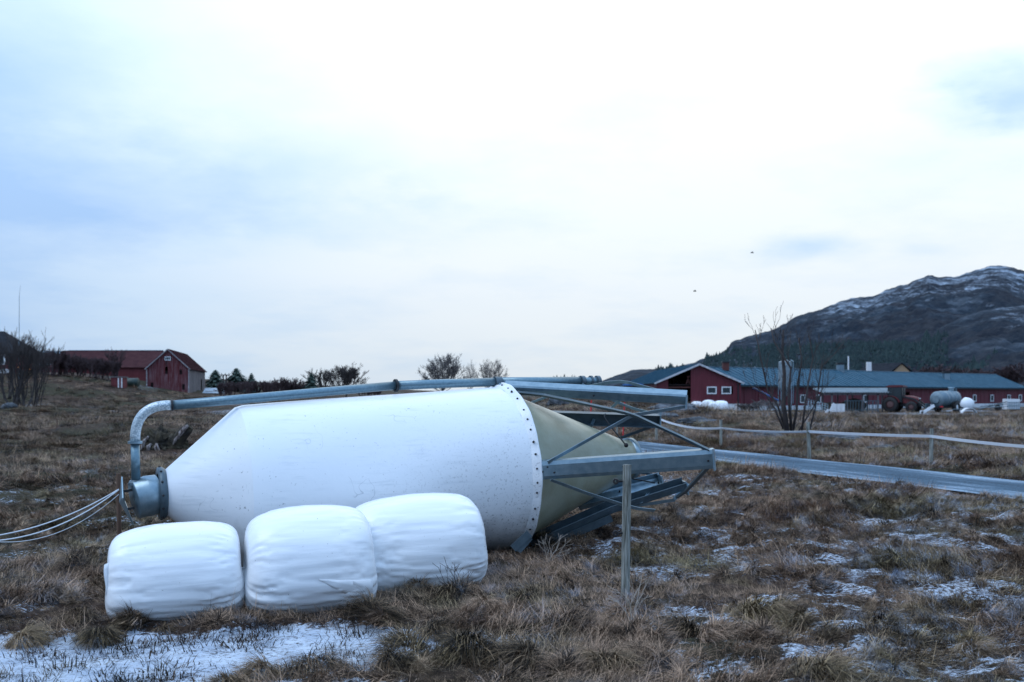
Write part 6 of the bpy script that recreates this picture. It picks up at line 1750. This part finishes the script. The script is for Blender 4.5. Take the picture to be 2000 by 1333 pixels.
rs = np.random.RandomState(4)
S_ = M['straw']
TM = []
for k in range(5):
    rr = random.Random(200 + k); V, Fc, T_ = [], [], []
    lob = [(rr.uniform(-.07, .07), rr.uniform(-.07, .07), rr.uniform(.7, 1.1)) for _ in range(3)]; comb_ = rr.uniform(0, 6.283)
    for _ in range(950):
        lx, ly, lh = lob[rr.randint(0, 2)]
        lock = rr.randint(0, 21); a = lock * .2856 * 1.0 + rr.gauss(0, .10) + lx * 9; r_ = .15 * math.sqrt(rr.random())
        hz = .17 * lh * (1 - (r_ / .17) ** 2)
        sw = .45 * math.sin(lock * 2.3 + k)
        lt = .35 + .65 * ((lock * 7 + k * 3) % 11) / 10
        blade(V, Fc, T_, (lx + r_ * math.cos(a), ly + r_ * math.sin(a), max(0, hz)), comb_ + (((a - comb_ + math.pi) % 6.2832) - math.pi) * .55 + rr.gauss(0, .18) + sw * .7, .60 + r_ * 6.0 + rr.gauss(0, .20), rr.uniform(.10, .27), rr.uniform(.004, .0075), rr.gauss(1.5, .35), lt * rr.uniform(.02, 1.1) ** 1.7, rr, 5)
    me = bpy.data.meshes.new('tussock_blades'); me.from_pydata(V, [], Fc); at = me.attributes.new('tone', 'FLOAT', 'POINT'); at.data.foreach_set('value', T_); me.materials.append(M['tussock']); me.update(); TM.append(me)
protos = [
    clump_mesh('matted', 120, .24, .22, 1.30, .20, 1, S_, wind=0.0), clump_mesh('matted', 120, .24, .19, 1.35, .2, 2, S_, wind=0.4), clump_mesh('matted', 110, .22, .25, 1.15, .45, 3, S_, wind=-.4),
    clump_mesh('arched', 90, .13, .22, .9, 1.2, 4, S_, wind=.5), clump_mesh('arched', 90, .15, .19, 1.0, 1.0, 5, S_, wind=-.6),
    clump_mesh('short', 110, .22, .085, .8, .7, 6, S_, tone=(.05, .6)), clump_mesh('upright', 26, .10, .24, .40, .65, 7, S_, w=.005, tone=(.4, 1.0)), clump_mesh('stalk', 4, .10, .48, .40, .40, 8, S_, w=.006, tone=(.7, 1.0))]

SMALL = []
for k in range(3):
    rr = random.Random(300 + k); V, Fc, T_ = [], [], []
    for _ in range(420):
        a = rr.uniform(0, 6.283); r_ = .13 * math.sqrt(rr.random()); hz = .11 * (1 - (r_ / .14) ** 2)
        blade(V, Fc, T_, (r_ * math.cos(a), r_ * math.sin(a), max(0, hz)), (((a + math.pi) % 6.2832) - math.pi) * .5 + k + rr.gauss(0, .35) + math.sin(a * 7) * .3, .75 + r_ * 6 + rr.gauss(0, .25), rr.uniform(.08, .22), rr.uniform(.004, .007), rr.gauss(1.1, .4), rr.uniform(.05, 1) ** 2.2, rr, 4)
    me = bpy.data.meshes.new('hummock'); me.from_pydata(V, [], Fc); at = me.attributes.new('tone', 'FLOAT', 'POINT'); at.data.foreach_set('value', T_); me.materials.append(M['straw']); me.update(); SMALL.append(me)
protos += SMALL

def place_points(n, x0, x1, y0, y1, keep_fn, margin=.3):
    X = rs.uniform(x0, x1, n); Y = y0 + (y1 - y0) * rs.uniform(0, 1, n) ** 1.0
    vis = (np.abs(X) < Y * .60 + 1.5)
    X, Y = X[vis], Y[vis]
    rd = road_dist(X, Y); k = rd > RW + .12
    k &= rs.uniform(0, 1, len(X)) < keep_fn(X, Y)
    k &= ~((np.abs(X + 11.4) < .95) & (Y < 33.2) & (Y > 30.0) & (rs.uniform(0, 1, len(X)) < .9))
    # not inside bales
    for (bx, by, L, D, H, s__, rz, lb) in BALES:
        ca, sa = math.cos(rz), math.sin(rz); a = (X - bx) * ca + (Y - by) * sa; b = -(X - bx) * sa + (Y - by) * ca
        k &= ~((np.abs(a) < L / 2 - .04) & (np.abs(b) < D / 2 - .04))
    # nor under the silo barrel
    ca, sa = AX.x, AX.y; nrm2 = math.hypot(ca, sa); ca /= nrm2; sa /= nrm2
    a = (X - C0.x) * ca + (Y - C0.y) * sa; b = -(X - C0.x) * sa + (Y - C0.y) * ca
    k &= ~((a > -.3) & (a < LEN + .1) & (np.abs(b) < .62))
    return X[k], Y[k]

def near_keep(X, Y):
    f = snow_field(X, Y); m = snow_mask(X, Y)
    return np.clip(1.0 - 1.08 * f - 1.25 * m, 0.12, 1) * (f < .75)
X1, Y1 = place_points(30000, -9, 13, 6.0, 21, near_keep)
X2, Y2 = place_points(22000, -27, 30, 20.5, 46, lambda X, Y: np.clip(1 - .5 * snow_mask(X, Y), 0, 1))
X3, Y3 = place_points(26000, -78, 66, 44, 135, lambda X, Y: np.clip(1 - .9 * snow_mask(X, Y), 0, 1))
XX = np.concatenate([X1, X2, X3]); YY = np.concatenate([Y1, Y2, Y3]); n = len(XX)
ZZ = g_np(XX, YY) - .015
flow = fbm(XX * .35, YY * .35, 61, 3) * 9
small = np.clip(fbm(XX * .8, YY * .8, 71, 3) * 2 - .55, 0, 1)
size = np.where(YY < 21, .80, np.where(YY < 46, 1.4, 2.3)) * (.55 + .75 * small) * rs.uniform(.75, 1.2, n)
near_tall = gauss(XX, YY, 2.2, 8.0, 2.0, 1.3) + .9 * gauss(XX, YY, .8, 9.6, 1.2, .8)
size = size * (1 + .35 * near_tall * (YY < 21))
kind_r = rs.uniform(0, 1, n)
leftside = (XX < -.5 - .02 * YY)
pick = np.select([kind_r < .22, kind_r < .42, kind_r < .58, kind_r < .70, kind_r < .82, kind_r < .94, kind_r < .985], [0, 1, 2, 3, 4, 5, 6], 7)
pick = np.where(leftside & (rs.uniform(0, 1, n) < .6), 5, pick)
pick = np.where((YY > 46) & (pick == 7), 5, pick)
hm = (YY < 30) & (rs.uniform(0, 1, n) < .045 + .05 * sstep(.5, .65, fbm(XX * .7, YY * .7, 83, 3)))
pick = np.where(hm, 8 + rs.randint(0, 3, n), pick)
size = np.where(hm, rs.uniform(.55, 1.25, n), size)
size = np.where((YY > 88) & (XX > -35), size * .5, size)
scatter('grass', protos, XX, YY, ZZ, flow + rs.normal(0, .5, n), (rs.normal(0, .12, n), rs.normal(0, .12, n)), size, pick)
# sparse blades and black crumbs poking out of the snow
tw = [clump_mesh('sprig', 16, .10, .07, .7, .7, 21, S_, w=.005, tone=(.0, .35)), clump_mesh('sprig', 24, .12, .05, .9, .5, 22, S_, w=.007, tone=(.0, .25))]
Xs = rs.uniform(-7, 7, 16000); Ys = rs.uniform(6.3, 15, 16000); fs = snow_field(Xs, Ys); nn_ = fbm(Xs * 4, Ys * 5, 91, 3)
k = (fs > .3) & (nn_ > .55); Xs, Ys = Xs[k], Ys[k]
scatter('snow_sprigs', tw, Xs, Ys, g_np(Xs, Ys) - .006, rs.uniform(0, 6.28, len(Xs)), (np.zeros(len(Xs)), np.zeros(len(Xs))), rs.uniform(.4, 1.9, len(Xs)) ** 1.2, rs.randint(0, 2, len(Xs)))
bpy.data.objects['snow_sprigs'].name = 'grass_in_snow'

# individual tussocks in the foreground
TUS = [(520, 1190, 1.15, 'dark green-brown tussock between the left and middle bales'), (725, 1205, 1.3, 'large round tussock at the foot of the middle and right bales'), (672, 1182, .6, 'small tussock touching the front of the middle bale'),
       (862, 1225, .9, 'tussock standing in thin snow below the right bale'), (780, 1290, 1.25, 'big tussock at the right border of the snow patch'), (612, 1300, 1.15, 'broad tussock in the middle of the bottom snow'),
       (505, 1305, .9, 'rounded tussock left of the broad one in the bottom snow'), (450, 1325, .9, 'low tussock in the bottom snow furthest left'), (910, 1290, 1.3, 'brown tussock second right of the snow patch border'),
       (880, 1240, .8, 'small drooping tussock above the brown one'), (900, 1150, 1.1, 'tawny tussock leaning on the right bale corner'), (1010, 1300, 1.2, 'straw tussock at the bottom centre'),
       (1480, 1215, 1.35, 'tall straggly tussock at the lower right centre'), (1180, 1310, 1.2, 'flattened tussock right of bottom centre'), (1330, 1240, 1.1, 'long-bladed tussock right of the front fence post'),
       (330, 1215, .55, 'tiny green tussock under the left bale'), (250, 1215, .8, 'dark green tussock at the left bale corner'), (200, 1235, .9, 'dark green tussock beside the snow left of the bale'), (150, 1215, .8, 'olive tussock on the left bank of the snow'), (60, 1240, 1.0, 'olive tussock near the left edge'),
       (205, 1150, .9, 'brown tussock at the left end of the left bale'), (1250, 1190, .8, 'ragged tussock at the foot of the grey fence post'), (1600, 1330, 1.2, 'dark tussock at the bottom right'), (1780, 1200, .8, 'small tussock in the right-hand snow'), (1900, 1260, .9, 'small dark tussock near the right edge')]
for i, (u, v, s, lb) in enumerate(TUS):
    d = (CAM_Z) * F / (v - HV); x = (u - 1000) / F * d
    o = bpy.data.objects.new('grass_tussock', TM[i % 5]); COL.objects.link(o)
    o.location = (x, d, g(x, d) - .04); o.rotation_euler = (rs.normal(0, .08), rs.normal(0, .08), rs.uniform(0, 6.28)); o.scale = (s * rs.uniform(1.0, 1.25), s * rs.uniform(.9, 1.1), s * rs.uniform(.75, .95))
    tag(o, lb, 'grass tussock', 'grass tussocks in the foreground')

# single dead plants
def dead_plant(u, v, d, h, label, seed, mat_='straw'):
    rr = random.Random(seed); b = P(u, v, d); z = g(b.x, d); mb = MB()
    for _ in range(5):
        dv = Vector((rr.gauss(0, .35), rr.gauss(0, .3), 1)).normalized(); branch(mb, Vector((b.x, d, z)), dv, h * rr.uniform(.4, .6), .006, 2, rr, .6, .02, 4, 4, (2, 3), .0025)
    o = mk('dead_plant', mb, M['bark'] if mat_ == 'bark' else M['twig'], origin=(b.x, d, z)); tag(o, label, 'dead plant')
M['twig'] = mat('pale_dead_stem', (0.22, 0.19, 0.16), (0.38, 0.34, 0.30), 6, 0.9)
dead_plant(1070, 1075, 12.6, .45, 'pale dead branching weed before the rim of the silo', 1)
dead_plant(895, 1130, 10.7, .42, 'thin dark dead stems in front of the right bale', 2, 'bark')
dead_plant(1235, 1245, 9.4, .5, 'tangled dead stems in the grass below the front fence post', 3)
dead_plant(1170, 820, 46, 1.1, 'dry pale bush on the bank seen through the silo frame', 4)
